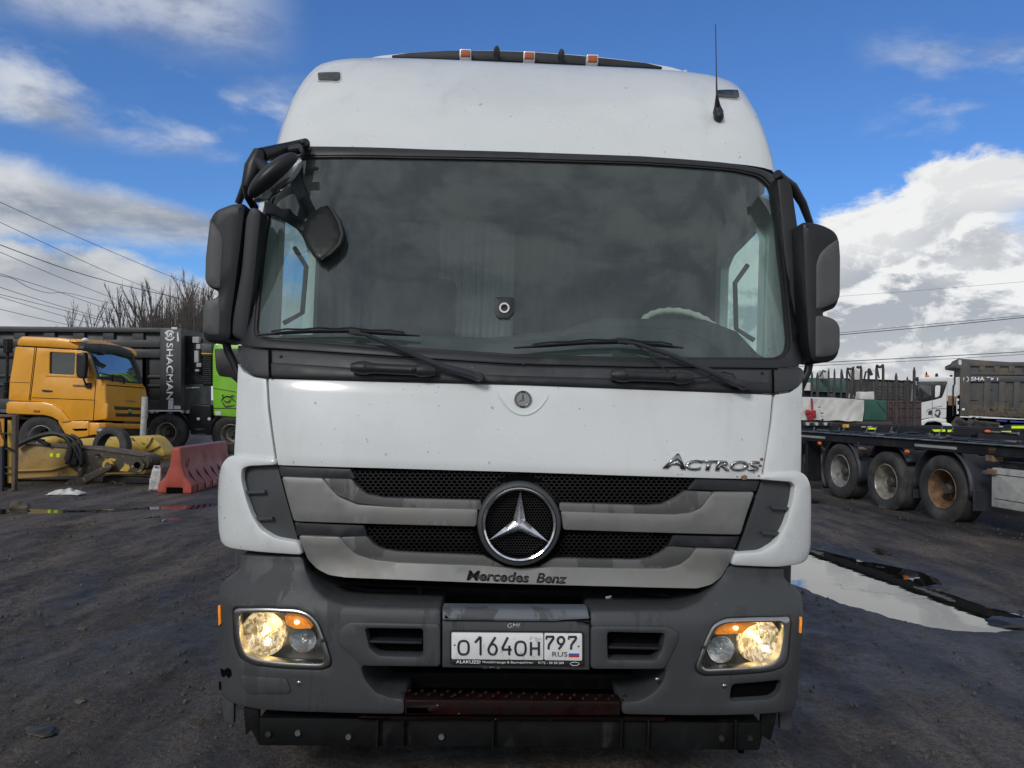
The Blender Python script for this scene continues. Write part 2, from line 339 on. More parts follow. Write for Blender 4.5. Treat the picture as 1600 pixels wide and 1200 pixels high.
    def build(s, name, m, parent=None, bev=0, ang=38, **k):
        me = bpy.data.meshes.new(name); me.from_pydata(s.v, [], s.f)
        b = bmesh.new(); b.from_mesh(me); bmesh.ops.remove_doubles(b, verts=b.verts, dist=1e-5) if len(b.verts) < 60000 else None
        bmesh.ops.recalc_face_normals(b, faces=b.faces); b.to_mesh(me); b.free()
        finish(me, ang); o = link(name, me, m, parent)
        if bev:
            q = o.modifiers.new('edge', 'BEVEL'); q.width = bev; q.segments = 2; q.limit_method = 'ANGLE'; q.angle_limit = R(40)
        return tag(o, **k)
class Surf:
    """2D coordinates on a curved or flat surface of a thing"""
    def __init__(s, fr, pos, par): s.fr, s.pos, s.par = fr, pos, par
def plane(fr, ax, val, inward=1):
    j = [i for i in range(3) if i != ax]
    def pos(a, b, off):
        q = [0, 0, 0]; q[j[0]] = a; q[j[1]] = b; q[ax] = val+off*inward; return V(q)
    def par(u, v, off=0):
        p = fr.on(u, v, ax, val+off*inward); return (p[j[0]], p[j[1]])
    return Surf(fr, pos, par)
def rounded(poly, rc, k=4):
    if rc <= 0: return [V(p) for p in poly]
    out = []; m = len(poly); P = [V(p) for p in poly]
    for i in range(m):
        a, p, b = P[i-1], P[i], P[(i+1) % m]
        da, db = (a-p), (b-p)
        if da.length < 1e-6 or db.length < 1e-6: continue
        d = min(rc, .46*da.length, .46*db.length); q0 = p+da.normalized()*d; q1 = p+db.normalized()*d
        for t in range(k+1):
            t /= k; out.append(q0*(1-t)**2 + p*(2*t*(1-t)) + q1*t*t)
    return out
def resamp(P, g):
    out = []
    for i in range(len(P)):
        a, b = P[i], P[(i+1) % len(P)]; L = (b-a).length
        if L < 1e-5: continue
        m = max(1, math.ceil(L/g))
        for t in range(m): out.append(a.lerp(b, t/m))
    return out
def area(P): return sum(P[i-1].x*P[i].y - P[i].x*P[i-1].y for i in range(len(P)))/2
def inset(P, r):
    out = []; m = len(P)
    for i in range(m):
        e1, e2 = P[i]-P[i-1], P[(i+1) % m]-P[i]
        n1, n2 = V((-e1.y, e1.x)).normalized(), V((-e2.y, e2.x)).normalized()
        nn = n1+n2; L = nn.length
        if L < .2: out.append(P[i]+n1*r); continue
        nn /= L; out.append(P[i]+nn*(r/max(.55, nn.dot(n1))))
    return out
def inside(p, L):
    c = False
    for P in L:
        m = len(P); j = m-1
        for i in range(m):
            a, b = P[i], P[j]
            if (a.y > p[1]) != (b.y > p[1]) and p[0] < (b.x-a.x)*(p[1]-a.y)/(b.y-a.y)+a.x: c = not c
            j = i
    return c
def panel(name, m, S, outer, holes=(), off=0, t=.02, r=.004, g=.06, rc=.01, hrc=None, px=True, parent=None, side=True, **k):
    """a sheet of real thickness that follows the surface S, with rounded rims; outlines in photograph pixels or surface metres"""
    cv = (lambda P: [V(S.par(u, v, off)) for u, v in P]) if px else (lambda P: [V(p) for p in P])
    loops = []
    for i, P in enumerate([outer]+list(holes)):
        Q = resamp(rounded(cv(P), rc if (i == 0 or hrc is None) else hrc), g)
        if (area(Q) > 0) != (i == 0): Q.reverse()
        loops.append(Q)
    inner = [inset(Q, r) for Q in loops]
    vs = []; fs = []; vert2 = []; edges = []
    for Q in inner:
        b = len(vert2); vert2 += [V((p.x, p.y)) for p in Q]; edges += [(b+i, b+(i+1) % len(Q)) for i in range(len(Q))]
    nb = len(vert2)
    xs = [p.x for p in inner[0]]; ys = [p.y for p in inner[0]]
    x = math.floor(min(xs)/g)*g+g*.5
    while x < max(xs):
        y = math.floor(min(ys)/g)*g+g*.5
        while y < max(ys):
            if inside((x, y), inner) and min((q-V((x, y))).length_squared for q in vert2[:nb]) > (.4*g)**2: vert2.append(V((x, y)))
            y += g
        x += g
    vo, eo, fo = delaunay_2d_cdt(vert2, edges, [], 0, 1e-6)[:3]
    vs = [S.pos(p.x, p.y, off) for p in vo]
    for f in fo:
        cx = sum(vo[i].x for i in f)/len(f); cy = sum(vo[i].y for i in f)/len(f)
        if inside((cx, cy), inner): fs.append(tuple(f))
    if side:
        for Q, I in zip(loops, inner):
            rings = [[S.pos(p.x, p.y, off) for p in I]]
            if r > 0: rings += [[S.pos(p.x, p.y, off+r*.3) for p in inset(Q, r*.3)]]
            rings += [[S.pos(p.x, p.y, off+r) for p in Q], [S.pos(p.x, p.y, off+max(t, r*1.2)) for p in Q]]
            b = len(vs); L = len(Q)
            for q in rings: vs += q
            for j in range(len(rings)-1):
                for i in range(L): fs.append((b+j*L+i, b+j*L+(i+1) % L, b+(j+1)*L+(i+1) % L, b+(j+1)*L+i))
    me = bpy.data.meshes.new(name); me.from_pydata([tuple(q) for q in vs], [], fs)
    b = bmesh.new(); b.from_mesh(me); bmesh.ops.remove_doubles(b, verts=b.verts, dist=2e-5); bmesh.ops.recalc_face_normals(b, faces=b.faces); b.to_mesh(me); b.free()
    finish(me, 32)
    return tag(link(name, me, m, parent if parent is not None else S.fr), **k)
def text(name, s, m, S, quad, off=-.002, th=.004, bold=.012, shear=0, parent=None, space=1.0, rot=0, drop=None, **k):
    """raised lettering laid on a surface; quad = TL, TR, BR, BL in pixels"""
    cu = bpy.data.curves.new(name, 'FONT'); cu.body = s; cu.offset = bold; cu.shear = shear; cu.space_character = space; cu.resolution_u = 3
    ob = bpy.data.objects.new(name, cu); C.objects.link(ob); dg = bpy.context.evaluated_depsgraph_get(); dg.update()
    me = bpy.data.meshes.new_from_object(ob.evaluated_get(dg)); bpy.data.objects.remove(ob)
    xs = [v.co.x for v in me.vertices]; ys = [v.co.y for v in me.vertices]; x0, x1, y0, y1 = min(xs), max(xs), min(ys), max(ys)
    TL, TR, BR, BL = [V(q) for q in quad]
    b = bmesh.new(); b.from_mesh(me)
    bmesh.ops.triangulate(b, faces=b.faces)
    if drop:
        bmesh.ops.delete(b, geom=[f for f in b.faces if drop((f.calc_center_median().x-x0)/(x1-x0), (f.calc_center_median().y-y0)/(y1-y0))], context='FACES')
    ex = bmesh.ops.extrude_face_region(b, geom=list(b.faces)); front = {e for e in ex['geom'] if isinstance(e, bmesh.types.BMVert)}
    for v in b.verts:
        a, c2 = (v.co.x-x0)/(x1-x0), (v.co.y-y0)/(y1-y0)
        p = (BL.lerp(BR, a)).lerp(TL.lerp(TR, a), c2); q = S.par(p.x, p.y, off); v.co = S.pos(q[0], q[1], off-(th if v in front else 0))
    bmesh.ops.recalc_face_normals(b, faces=b.faces); b.to_mesh(me); b.free()
    return tag(link(name, me, m, parent if parent is not None else S.fr), **k)
def copy_tree(o, parent=None):
    c = o.copy(); C.objects.link(c); c.parent = parent
    for ch in list(o.children): copy_tree(ch, c)
    return c
def wheel(fr, c, ax, out, Rr=.5, wd=.3, rim='rim_grey', parent=None, flat=None, dish=.12, rimr=.29, name='wheel'):
    """out = +1/-1: side along ax that shows; returns the rim with tyre, hub and nuts as its children"""
    h = wd/2*out; c = V(c)
    mb = MB(); mb.lathe([(rimr, h*.92), (rimr-.012, h*.96), (rimr-.03, h*.8), (rimr-.035, h*.1-dish*out*.3), (rimr-.075, -dish*out*.8), (.13, -dish*out), (.0, -dish*out)], c, ax, 36)
    rm = mb.build(name, rim, parent or fr)
    k = Rr-rimr
    prof = [(rimr-.005, h*.86), (rimr+.02*k/.2, h*.98), (rimr+k*.45, h*1.08), (rimr+k*.75, h*1.06), (rimr+k*.92, h*.92), (Rr-.004, h*.84)]
    tread = []
    for i in range(9):
        a = .8-1.6*i/8; tread += [(Rr, h*(a+.06)), (Rr, h*(a-.03)), (Rr-.012, h*(a-.04)), (Rr-.012, h*(a-.07))]
    prof += tread + [(rimr+k*.92, -h*.92), (rimr+k*.45, -h*1.08), (rimr-.005, -h*.86)]
    MB().lathe(prof, c, ax, 48, flat=flat).build('tyre', 'tyre_rubber', rm)
    hp = MB().lathe([(.0, h*.55), (.07, h*.55), (.085, h*.45), (.09, -h*.2), (.125, -h*.3), (.14, -dish*out*.95)], c, ax, 20); hp.build('hub', 'hub_dark', rm)
    nb = MB()
    for i in range(10):
        a = 2*pi*i/10; j = [q for q in range(3) if q != ax]; p = V(c); p[j[0]] += .16*cos(a); p[j[1]] += .16*sin(a)
        p0, p1 = p.copy(), p.copy(); p0[ax] += -dish*out*1.1; p1[ax] += -dish*out*.9+.035*out; nb.cyl(p0, p1, .016, n=6)
    nb.build('wheel_nuts', 'rim_grey', rm)
    return rm
# ================================================================== GROUND AND PUDDLES
PUD = [(1200, 862), (1232, 857), (1268, 857), (1300, 864), (1350, 877), (1400, 886), (1440, 893), (1468, 906), (1471, 916), (1466, 922), (1500, 934), (1550, 949), (1600, 962), (1660, 978),
       (1660, 1000), (1600, 986), (1560, 988), (1530, 987), (1490, 986), (1450, 980), (1400, 967), (1330, 947), (1270, 927), (1226, 906), (1190, 890)]
PUD2 = [(-40, 797), (40, 794), (110, 798), (170, 796), (235, 792), (290, 790), (338, 786), (342, 790), (300, 796), (235, 796), (170, 801), (110, 801), (40, 803), (-40, 804)]
PUD3 = [(-20, 1018), (10, 1020), (34, 1024), (30, 1030), (-20, 1032)]
PUD4 = [(1232, 776), (1262, 780), (1282, 783), (1278, 787), (1250, 787), (1230, 784)]
ZW = -.012
polys = [[ground(u, v, ZW).xy for u, v in P] for P in (PUD, PUD2, PUD4)]
boxes = [(min(p.x for p in P)-1, max(p.x for p in P)+1, min(p.y for p in P)-1, max(p.y for p in P)+1) for P in polys]
def sdist(x, y):
    best = 9.0
    for P, b in zip(polys, boxes):
        if not (b[0] < x < b[1] and b[2] < y < b[3]): continue
        d = 9.0; q = V((x, y))
        for i in range(len(P)):
            a, e = P[i-1], P[i]-P[i-1]; t = max(0, min(1, (q-a).dot(e)/max(e.length_squared, 1e-9))); d = min(d, (q-a-e*t).length)
        best = min(best, -d if inside((x, y), [P]) else d)
    return best
TRK = [(-1.9, 2.6, -.55, .012), (-2.35, 3.0, -.50, .010), (-3.3, 3.4, -.75, .0), (2.3, 2.6, .50, -.02), (2.9, 2.4, .62, -.02), (-2.6, 6.0, -1.1, .0)]
def gh(x, y):
    p = V((x, y, 0)); far = 1/(1+max(0, y-9)*.12)
    a = .94*x-.34*y; l = .34*x+.94*y
    h = noise.fractal(V((x*.45, y*.45, 3)), 1, 2, 3)*.024*far
    h += noise.fractal(V((a*2.6, l*.42, 7)), .9, 2, 4)*.024*far
    h += noise.fractal(V((x*7, y*7, 1)), .8, 2, 3)*.010*far
    h += noise.fractal(V((a*8, l*1.1, 11)), .9, 2, 3)*.0055*far
    h += abs(noise.noise(V((a*1.1, l*.2, 5))))*.012*far
    for (px_, py_, ang, cv) in TRK:
        dx, dy = x-px_, y-py_; s = dx*sin(ang)+dy*cos(ang); q = dx*cos(ang)-dy*sin(ang)-cv*s*s
        if abs(q) < .2 and -2 < s < 9:
            e = max(0, min(1, (.2-abs(q))/.06)); h += e*(-.012+(.013 if (s/.17+abs(q)*2.2) % 1 < .5 and abs(q) > .02 else 0))*(.5+.8*abs(noise.noise(V((s*.5, ang, 0)))))
    d = sdist(x, y)
    if d < .9:
        d += noise.noise(V((x*9, y*9, 2)))*.03+noise.noise(V((x*2.6, y*2.6, 4)))*.05
        k = max(0, min(1, (d+.12)/.9)); k = k*k*(3-2*k)
        h = h*k + (ZW + max(-.03, min(.05, d*.09)))*(1-k)
        if d < -.02: h = min(h, ZW-.004)
    return h
def steps(a, b, s0, grow, first=0):
    out = [a]; s = s0
    while out[-1] < b: out.append(out[-1]+s); s = s*grow if out[-1] > first else s
    return out
xp = steps(0, 420, .04, 1.035, 5.2); xsG = [-q for q in xp[:0:-1]]+xp
ysG = [-60, -30, -15, -8, -4, -2, -1, 0, .5, .8] + steps(1.0, 600, .034, 1.018, 8.5)
mbv = [(x, y, gh(x, y)) for y in ysG for x in xsG]; nx = len(xsG)
mbf = [(j*nx+i, j*nx+i+1, (j+1)*nx+i+1, (j+1)*nx+i) for j in range(len(ysG)-1) for i in range(nx-1)]
me = bpy.data.meshes.new('ground'); me.from_pydata(mbv, [], mbf); me.shade_smooth()
at_ = me.attributes.new('wet', 'FLOAT', 'POINT'); at_.data.foreach_set('value', [max(0, 1-max(0, sdist(q[0], q[1]))/.45) if (abs(q[0]) < 14 and 3 < q[1] < 20) else 0.0 for q in mbv])
m = bpy.data.materials.new('yard_dirt'); m.use_nodes = True; t = NT(m.node_tree); p = m.node_tree.nodes['Principled BSDF']
o = t.n('ShaderNodeTexCoord').outputs['Object']
big = t.noise(o, .33, 5, .6, .4); an = t.noise(t.scalev(t.n('ShaderNodeTexCoord').outputs['Object'], (2.2, .5, 1)), 1.3, 8, .62, .3)
fine = t.noise(o, 34, 8, .72); mid = t.noise(o, 6, 8, .65, .2)
c = t.mix(t.mr(big, .36, .62), (.046, .043, .042), (.092, .076, .062))
c = t.mixop('MULTIPLY', 1, c, t.mix(t.mr(an, .35, .68), (.42, .42, .44), (1.38, 1.34, 1.3)))
c = t.mixop('MULTIPLY', 1, c, t.mix(t.mr(fine, .3, .72), (.45, .45, .46), (1.6, 1.58, 1.55)))
vo = t.n('ShaderNodeTexVoronoi'); t.ln(o, vo.inputs[0]); vo.inputs['Scale'].default_value = 55
c = t.mixop('MULTIPLY', 1, c, t.mix(t.mr(t.noise(o, 120, 3, .7), .34, .66), (.5, .5, .5), (1.5, 1.48, 1.46)))
wa = t.n('ShaderNodeAttribute', attribute_name='wet').outputs['Fac']; wet = t.m('MULTIPLY', wa, t.mr(mid, .3, .6, .4, 1))
c = t.mixop('MULTIPLY', wet, c, (.42, .42, .44))
spk = t.m('MULTIPLY', t.mr(vo.outputs['Distance'], .10, .2, 1, 0), t.mr(t.noise(o, 21, 2), .62, .68))
c = t.mix(t.m('MULTIPLY', spk, .55), c, (.20, .19, .18))
t.ln(c, p.inputs['Base Color'])
t.ln(t.m('SUBTRACT', t.mr(mid, .3, .7, .58, .88), t.m('ADD', t.m('MULTIPLY', t.mr(big, .38, .54, 1, 0), .28), t.m('MULTIPLY', wet, .34))), p.inputs['Roughness'])
p.inputs['Specular IOR Level'].default_value = .42
b1 = t.n('ShaderNodeBump'); b1.inputs['Strength'].default_value = 1.0; b1.inputs['Distance'].default_value = .022
hh = t.m('ADD', t.m('MULTIPLY', fine, .75), t.m('ADD', t.m('MULTIPLY', t.m('ADD', mid, an), .9), t.m('MULTIPLY', t.noise(o, 90, 4, .7), .22)))
hh = t.m('ADD', hh, t.m('MULTIPLY', t.mr(vo.outputs['Distance'], .0, .35, 1, 0), .10))
t.ln(hh, b1.inputs['Height']); t.ln(b1.outputs[0], p.inputs['Normal'])
go = link('ground', me, m); tag(go, kind='structure')
# water sheets lying in the hollows
m = bpy.data.materials.new('puddle_water'); m.use_nodes = True; t = NT(m.node_tree); p = m.node_tree.nodes['Principled BSDF']
p.inputs['Base Color'].default_value = (.012, .011, .010, 1); p.inputs['Roughness'].default_value = .015; p.inputs['IOR'].default_value = 2.1
b1 = t.n('ShaderNodeBump'); b1.inputs['Strength'].default_value = .10; b1.inputs['Distance'].default_value = .01
t.ln(t.noise(t.n('ShaderNodeTexCoord').outputs['Object'], 2.2, 3, .5), b1.inputs['Height']); t.ln(b1.outputs[0], p.inputs['Normal'])
for P, b in zip(polys, boxes):
    x0, x1, y0, y1 = b[0]+.8, b[1]-.8, b[2]+.8, b[3]-.8
    o = MB().add([(x0, y0, ZW), (x1, y0, ZW), (x1, y1, ZW), (x0, y1, ZW)], [(0, 1, 2, 3)]).build('puddle', m); tag(o, kind='structure')
# loose stones and clods
rs = random.Random(3); base = bmesh.new(); bmesh.ops.create_icosphere(base, subdivisions=1, radius=1); bv = [v.co.copy() for v in base.verts]; bf = [tuple(v.index for v in f.verts) for f in base.faces]; base.free()
gv = []; gf = []
for i in range(15000):
    y = 1.9+12*rs.random()**1.7; x = (rs.random()*2-1)*(1.5+y*.75)
    if sdist(x, y) < .03 or (abs(x) < 1.2 and 3.2 < y < 9): continue
    s = .0018+.010*rs.random()**7*(1+.1*y); k = len(gv); z = gh(x, y)+s*.25; q = Euler((rs.random()*6, rs.random()*6, rs.random()*6)).to_matrix()
    sc3 = V((1, .6+.5*rs.random(), .45+.4*rs.random()))*s
    for v in bv: d = V((v.x*sc3.x, v.y*sc3.y, v.z*sc3.z)); gv.append(tuple(q @ d*(1+.15*rs.random())+V((x, y, z))))
    gf += [tuple(a+k for a in f) for f in bf]
me = bpy.data.meshes.new('gravel'); me.from_pydata(gv, [], gf); tag(link('gravel', me, 'pebble'), kind='stuff')
def lump(name, u, v, r, m, label, cat, seed, flat=.5):
    q = ground(u, v); b = bmesh.new(); bmesh.ops.create_icosphere(b, subdivisions=3, radius=1)
    for w_ in b.verts:
        k = 1+noise.fractal(w_.co*1.4+V((seed, 0, 0)), .9, 2, 4)*.55; w_.co = V((w_.co.x*r*k, w_.co.y*r*.7*k, w_.co.z*r*flat*k))
    me = bpy.data.meshes.new(name); b.to_mesh(me); b.free(); me.shade_smooth(); o = link(name, me, m); o.location = (q.x, q.y, gh(q.x, q.y)+r*flat*.2); tag(o, label, cat); return o
lump('mud_clod', 62, 1143, .075, 'mud_wet', 'flat dark scrap of mud lying nearest the camera at lower left', 'clod', 3, .16)
lump('mud_clod', 128, 984, .03, 'mud_clod', 'small round clod of earth on the rutted ground at left', 'clod', 9)
lump('mud_clod', 126, 1100, .03, 'mud_clod', 'pale brown clod of earth just behind the flat scrap of mud', 'clod', 14)
lump('mud_clod', 30, 793, .13, 'mud_clod', 'rounded lump of mud in the dark puddle before the rusty frame', 'clod', 21, .6)
lump('mud_bank', 1585, 972, .24, 'mud_wet', 'low dark mud bank at the right end of the big puddle', 'mud bank', 5, .16)
lump('mud_bank', 1462, 917, .12, 'mud_wet', 'small mud spit on the far edge of the big puddle', 'mud bank', 8, .16)
lump('mud_clod', 1375, 884, .06, 'mud_wet', 'wet clod on the far edge of the big puddle, nearest the white truck', 'clod', 2, .3)
# ================================================================== THE WHITE TRUCK (front view)
T = Frame('truck', (.033, 3.0, 0), (0, .0104, .0207), 'white truck facing the camera, three-pointed star on its grille, both headlights lit', 'truck')
FZ = [(-.1, .14), (.1, .11), (.25, .03), (.38, 0), (.72, -.01), (.80, .03), (.88, .085), (1.0, .075), (1.28, .075), (1.63, .135), (1.72, .165), (1.80, .20), (2.3, .375), (2.72, .55), (2.85, .615), (3.05, .75), (3.2, .88), (3.33, 1.01), (3.42, 1.14), (3.6, 1.6), (4, 3)]
WZ = [(-.1, 1.24), (.3, 1.26), (.75, 1.275), (.9, 1.285), (1.2, 1.285), (1.4, 1.27), (1.6, 1.25), (1.8, 1.25), (2.7, 1.25), (3.0, 1.245), (3.2, 1.23), (3.6, 1.2)]
def herm(K, z):
    if z <= K[0][0]: return K[0][1]
    for i in range(len(K)-1):
        if z <= K[i+1][0]:
            (z0, y0), (z1, y1) = K[i], K[i+1]; h = z1-z0
            m0 = (y1-K[i-1][1])/(z1-K[i-1][0]) if i > 0 else (y1-y0)/h
            m1 = (K[i+2][1]-y0)/(K[i+2][0]-z0) if i+2 < len(K) else (y1-y0)/h
            s = (z-z0)/h; return (2*s**3-3*s*s+1)*y0+(s**3-2*s*s+s)*h*m0+(3*s*s-2*s**3)*y1+(s**3-s*s)*h*m1
    return K[-1][1]
def NE(z): return 3.6+1.5*max(0, min(1, (z-1.3)/.45))
def Sf(x, z):
    a = min(abs(x)/herm(WZ, z), .9995); k = NE(z); return herm(FZ, z)+.40*(1-(1-a**k)**(1/k))
def _par(u, v, off=0):
    d = T.d(u, v); y = .2
    for i in range(14):
        p = T.e+d*((y-T.e.y)/d.y); w_ = herm(WZ, p.z); x = max(-w_*.999, min(w_*.999, p.x)); y += (Sf(x, p.z)+off-y)*.75
    p = T.e+d*((y-T.e.y)/d.y); w_ = herm(WZ, p.z); return (max(-w_*.999, min(w_*.999, p.x)), p.z)
TS = Surf(T, lambda a, b, off: V((a, Sf(a, b)+off, b)), _par)
def ts(u, v, off=0): q = _par(u, v, off); return TS.pos(q[0], q[1], off)
def zo(pts, ox, oy, s): return [(ox+x/s, oy+y/s) for x, y in pts]
# ---- white sheet metal
panel('bonnet_panel', 'white_paint', TS, [(419, 592), (600, 597), (812, 602), (1000, 609), (1207, 617), (1203, 660), (1196, 710), (1189, 749), (960, 743), (811, 738), (600, 732), (434, 727), (427, 680), (421, 630)], t=.03, r=.004, g=.05, rc=.006)
MB().tube([ts(776+i*82/14, 612+34*(1-abs(2*i/14-1)**2.2)+i*.3, -.0005) for i in range(15)], [.001]+[.0045]*13+[.001], 8).build('crease', 'white_paint', T)
panel('corner_panel', 'white_paint', TS, [(372, 568), (380, 580), (396, 589), (416, 592), (419, 640), (431, 724), (365, 714), (368, 660)], t=.35, r=.006, g=.04, rc=.006)
panel('corner_panel', 'white_paint', TS, [(1210, 617), (1235, 613), (1248, 603), (1254, 590), (1252, 650), (1252, 740), (1192, 747), (1199, 700), (1206, 660)], t=.35, r=.006, g=.04, rc=.006)
FL = [(366, 711), (400, 713), (429, 716), (431, 727), (388, 729), (378, 733), (377, 748), (384, 778), (394, 806), (408, 828), (430, 841), (466, 847), (473, 868), (400, 863), (357, 857), (345, 850), (341, 832), (341, 745), (346, 725), (355, 714)]
panel('wing', 'white_paint', TS, FL, off=-.022, t=.4, r=.012, g=.035, rc=.02)
FRt = [(1192, 742), (1220, 738), (1251, 737), (1262, 744), (1268, 760), (1268, 850), (1264, 872), (1255, 881), (1215, 887), (1142, 884), (1149, 865), (1190, 862), (1213, 848), (1228, 820), (1238, 787), (1242, 760), (1237, 754), (1189, 750)]
panel('wing', 'white_paint', TS, FRt, off=-.022, t=.4, r=.012, g=.035, rc=.02)
panel('side_vent', 'vent_grey', TS, [(372, 728), (433, 725), (468, 850), (420, 850), (385, 830)], off=.02, t=.04, r=.002, g=.014, rc=.003)
panel('side_vent', 'vent_grey', TS, [(1191, 747), (1245, 750), (1240, 800), (1215, 860), (1150, 867)], off=.02, t=.04, r=.002, g=.014, rc=.003)
for fins in ([((379, 767), (413, 766)), ((388, 809), (425, 808))], [((1205, 791), (1237, 793)), ((1190, 831), (1226, 832))]):
    for a, b in fins:
        panel('vent_fin', 'vent_grey', TS, [a, b, (b[0]+1, b[1]+5), (a[0]+2, a[1]+5)], off=-.002, t=.03, r=.0015, g=.03, rc=.002)
# ---- upper cab: high roof moulded as one shell
rows = [(2.728, 1.247), (2.80, 1.246), (2.9, 1.244), (3.0, 1.24), (3.1, 1.236), (3.2, 1.228), (3.27, 1.219), (3.33, 1.205), (3.375, 1.188), (3.41, 1.165), (3.437, 1.13), (3.455, 1.08), (3.467, 1.0), (3.475, .8)]
mb = MB(); vs = []; nc = 57
for z, w_ in rows:
    yf = herm(FZ, min(z, 3.42)) + max(0, z-3.42)*3.2; back = 2.25
    for i in range(nc):
        s = i/(nc-1)*2-1; sg = 1 if s >= 0 else -1; a = abs(s)
        if a < .72:
            x = (a/.72)**.85*.999; vs.append((sg*x*w_, yf+.40*(1-(1-x**5.1)**(1/5.1)), z))
        else:
            k = (a-.72)/.28; y0 = yf+.40*(1-(1-.999**5.1)**(1/5.1)); vs.append((sg*w_*(.999), y0+(back-y0)*k, z))
fs = [(j*nc+i, j*nc+i+1, (j+1)*nc+i+1, (j+1)*nc+i) for j in range(len(rows)-1) for i in range(nc-1)]
k = (len(rows)-1)*nc; fs += [(k+i, k+i+1, k+nc-2-i, k+nc-1-i) for i in range(nc//2-1)]
mb.add(vs, fs).build('high_roof', 'white_paint', T, ang=50)
def rp(u, v, y): return T.on(u, v, 1, y)
# raised roof hatch behind, with its dark front edge and three amber lamps
def roofy(v): return 1.32
prof = [(-.86, 3.44), (-.72, 3.50), (-.5, 3.535), (0, 3.55), (.5, 3.535), (.72, 3.50), (.86, 3.44)]

top = [(612, 86), (640, 82), (700, 79), (776, 79), (830, 81), (900, 86), (960, 92), (1010, 98), (1035, 104)]; bot = [(1035, 106), (960, 103), (827, 96), (700, 92), (640, 90), (612, 89)]
PY = plane(T, 1, 1.42)
panel('roof_spoiler', 'black_plastic', PY, top+bot, t=.16, r=.004, g=.1, rc=.01)
panel('roof_hatch', 'white_paint', plane(T, 1, 1.52), [(560, 93), (590, 85.5), (640, 80), (700, 77.3), (776, 76.8), (830, 78.8), (900, 83.5), (960, 89.5), (1010, 96), (1050, 103), (1080, 112), (1035, 125), (800, 115), (600, 112)], t=.6, r=.02, g=.2, rc=.03)
for u, v in ((727, 83), (827, 86.5), (926, 91.5)):
    h = panel('roof_lamp', 'white_paint', PY, [(u-9, v-7), (u+9, v-6.5), (u+9, v+6), (u-9, v+5.5)], off=-.06, t=.06, r=.004, g=.05, rc=.004)
    panel('lens', 'amber_roof', PY, [(u-7.5, v-5.5), (u+7.5, v-5), (u+7.5, v+4.5), (u-7.5, v+4)], off=-.075, t=.02, r=.004, g=.05, rc=.004, parent=h)
for u, v in ((776, 82), (877, 87)):
    p = rp(u, v, 1.36); MB().ell(p, (.020, .04, .036), 12, 8).build('roof_fin', 'black_plastic', T)
for P in ([(496, 113), (531, 112), (532, 122), (528, 126), (497, 125)], [(1121, 140), (1154, 140), (1156, 151), (1152, 153.5), (1121, 151)]):
    cx = sum(p[0] for p in P)/5; cy = sum(p[1] for p in P)/5
    panel('marker_bezel', 'white_paint', TS, [(cx+(p[0]-cx)*1.12, cy+(p[1]-cy)*1.3) for p in P], off=-.006, t=.02, r=.003, g=.04, rc=.01)
    panel('marker_lamp', 'corner_lens', TS, P, off=-.012, t=.02, r=.004, g=.03, rc=.01)
# antenna
b0 = ts(1123, 182, -.02); b1 = ts(1120, 150, -.13); b2 = ts(1121, 165, -.06)
MB().tube([b0, ts(1122, 175, -.03), b2, b1], [.022, .026, .015, .006], 12).ell(b0, (.025, .03, .03), 12, 8).build('antenna_base', 'black_plastic', T)
tp = T.on(1118, 38, 1, b1.y-.02)
MB().tube([b1, b1.lerp(tp, .33), tp], [.0055, .0028, .0022], 8).build('antenna_mast', 'black_plastic', T)
# ---- windscreen surround
GL = [(478, 243), (640, 244), (800, 247), (1000, 253), (1150, 264), (1190, 273), (1208, 290), (1216, 340), (1226, 430), (1236, 535), (1233, 553), (1218, 562), (1000, 562), (800, 556), (600, 543), (420, 530), (401, 527), (396, 518), (400, 470), (408, 390), (418, 320), (436, 262), (452, 246)]
panel('windscreen_surround', 'black_plastic', TS, [(440, 231), (600, 231), (800, 236), (1000, 243), (1140, 254), (1195, 265), (1214, 277), (1226, 300), (1238, 380), (1252, 470), (1262, 540), (1260, 562), (1247, 573), (1215, 576), (1000, 574), (800, 569), (600, 556), (395, 543), (372, 538), (363, 522), (368, 490), (384, 420), (398, 330), (412, 262), (424, 238)], [GL], off=-.012, t=.05, r=.008, g=.05, rc=.03)
def ringin(P, k):
    cx = sum(p[0] for p in P)/len(P); cy = sum(p[1] for p in P)/len(P); return [(cx+(p[0]-cx)*(1-k[0]), cy+(p[1]-cy)*(1-k[1])) for p in P]
panel('rubber_gasket', 'rubber_seal', TS, ringin(GL, (-.008, -.012)), [ringin(GL, (.012, .02))], off=-.004, t=.03, r=.003, g=.05, rc=.03)
panel('windscreen', 'windscreen_glass', TS, ringin(GL, (-.004, -.008)), off=.008, t=.004, r=0, g=.05, rc=.03, side=False)
panel('cowl', 'cowl_plastic', TS, [(366, 540), (395, 545), (600, 558), (800, 571), (1000, 576), (1215, 578), (1250, 573), (1258, 585), (1250, 602), (1235, 611), (1207, 614.5), (1000, 606.5), (812, 599.5), (600, 594.5), (418, 589.5), (398, 587), (382, 578), (371, 562)], off=-.006, t=.05, r=.008, g=.04, rc=.02)
panel('cowl_lip', 'black_plastic', TS, [(420, 566), (600, 578), (800, 587), (1000, 592), (1206, 598), (1207, 613), (1000, 605), (812, 598), (600, 593), (421, 588)], off=-.014, t=.03, r=.008, g=.05, rc=.01)
for P in ([(419, 545), (423, 545), (424, 590), (420, 590)], [(1206, 577), (1209, 577), (1210, 615), (1207, 615)]):
    panel('seam', 'void_black', TS, P, off=-.016, t=.004, r=.0, g=.05, rc=0)
for u, v in ((439, 557), (818, 569), (1191, 583)): MB().ell(ts(u, v, -.008), (.007, .004, .007), 12, 6).build('plug', 'rubber_seal', T)
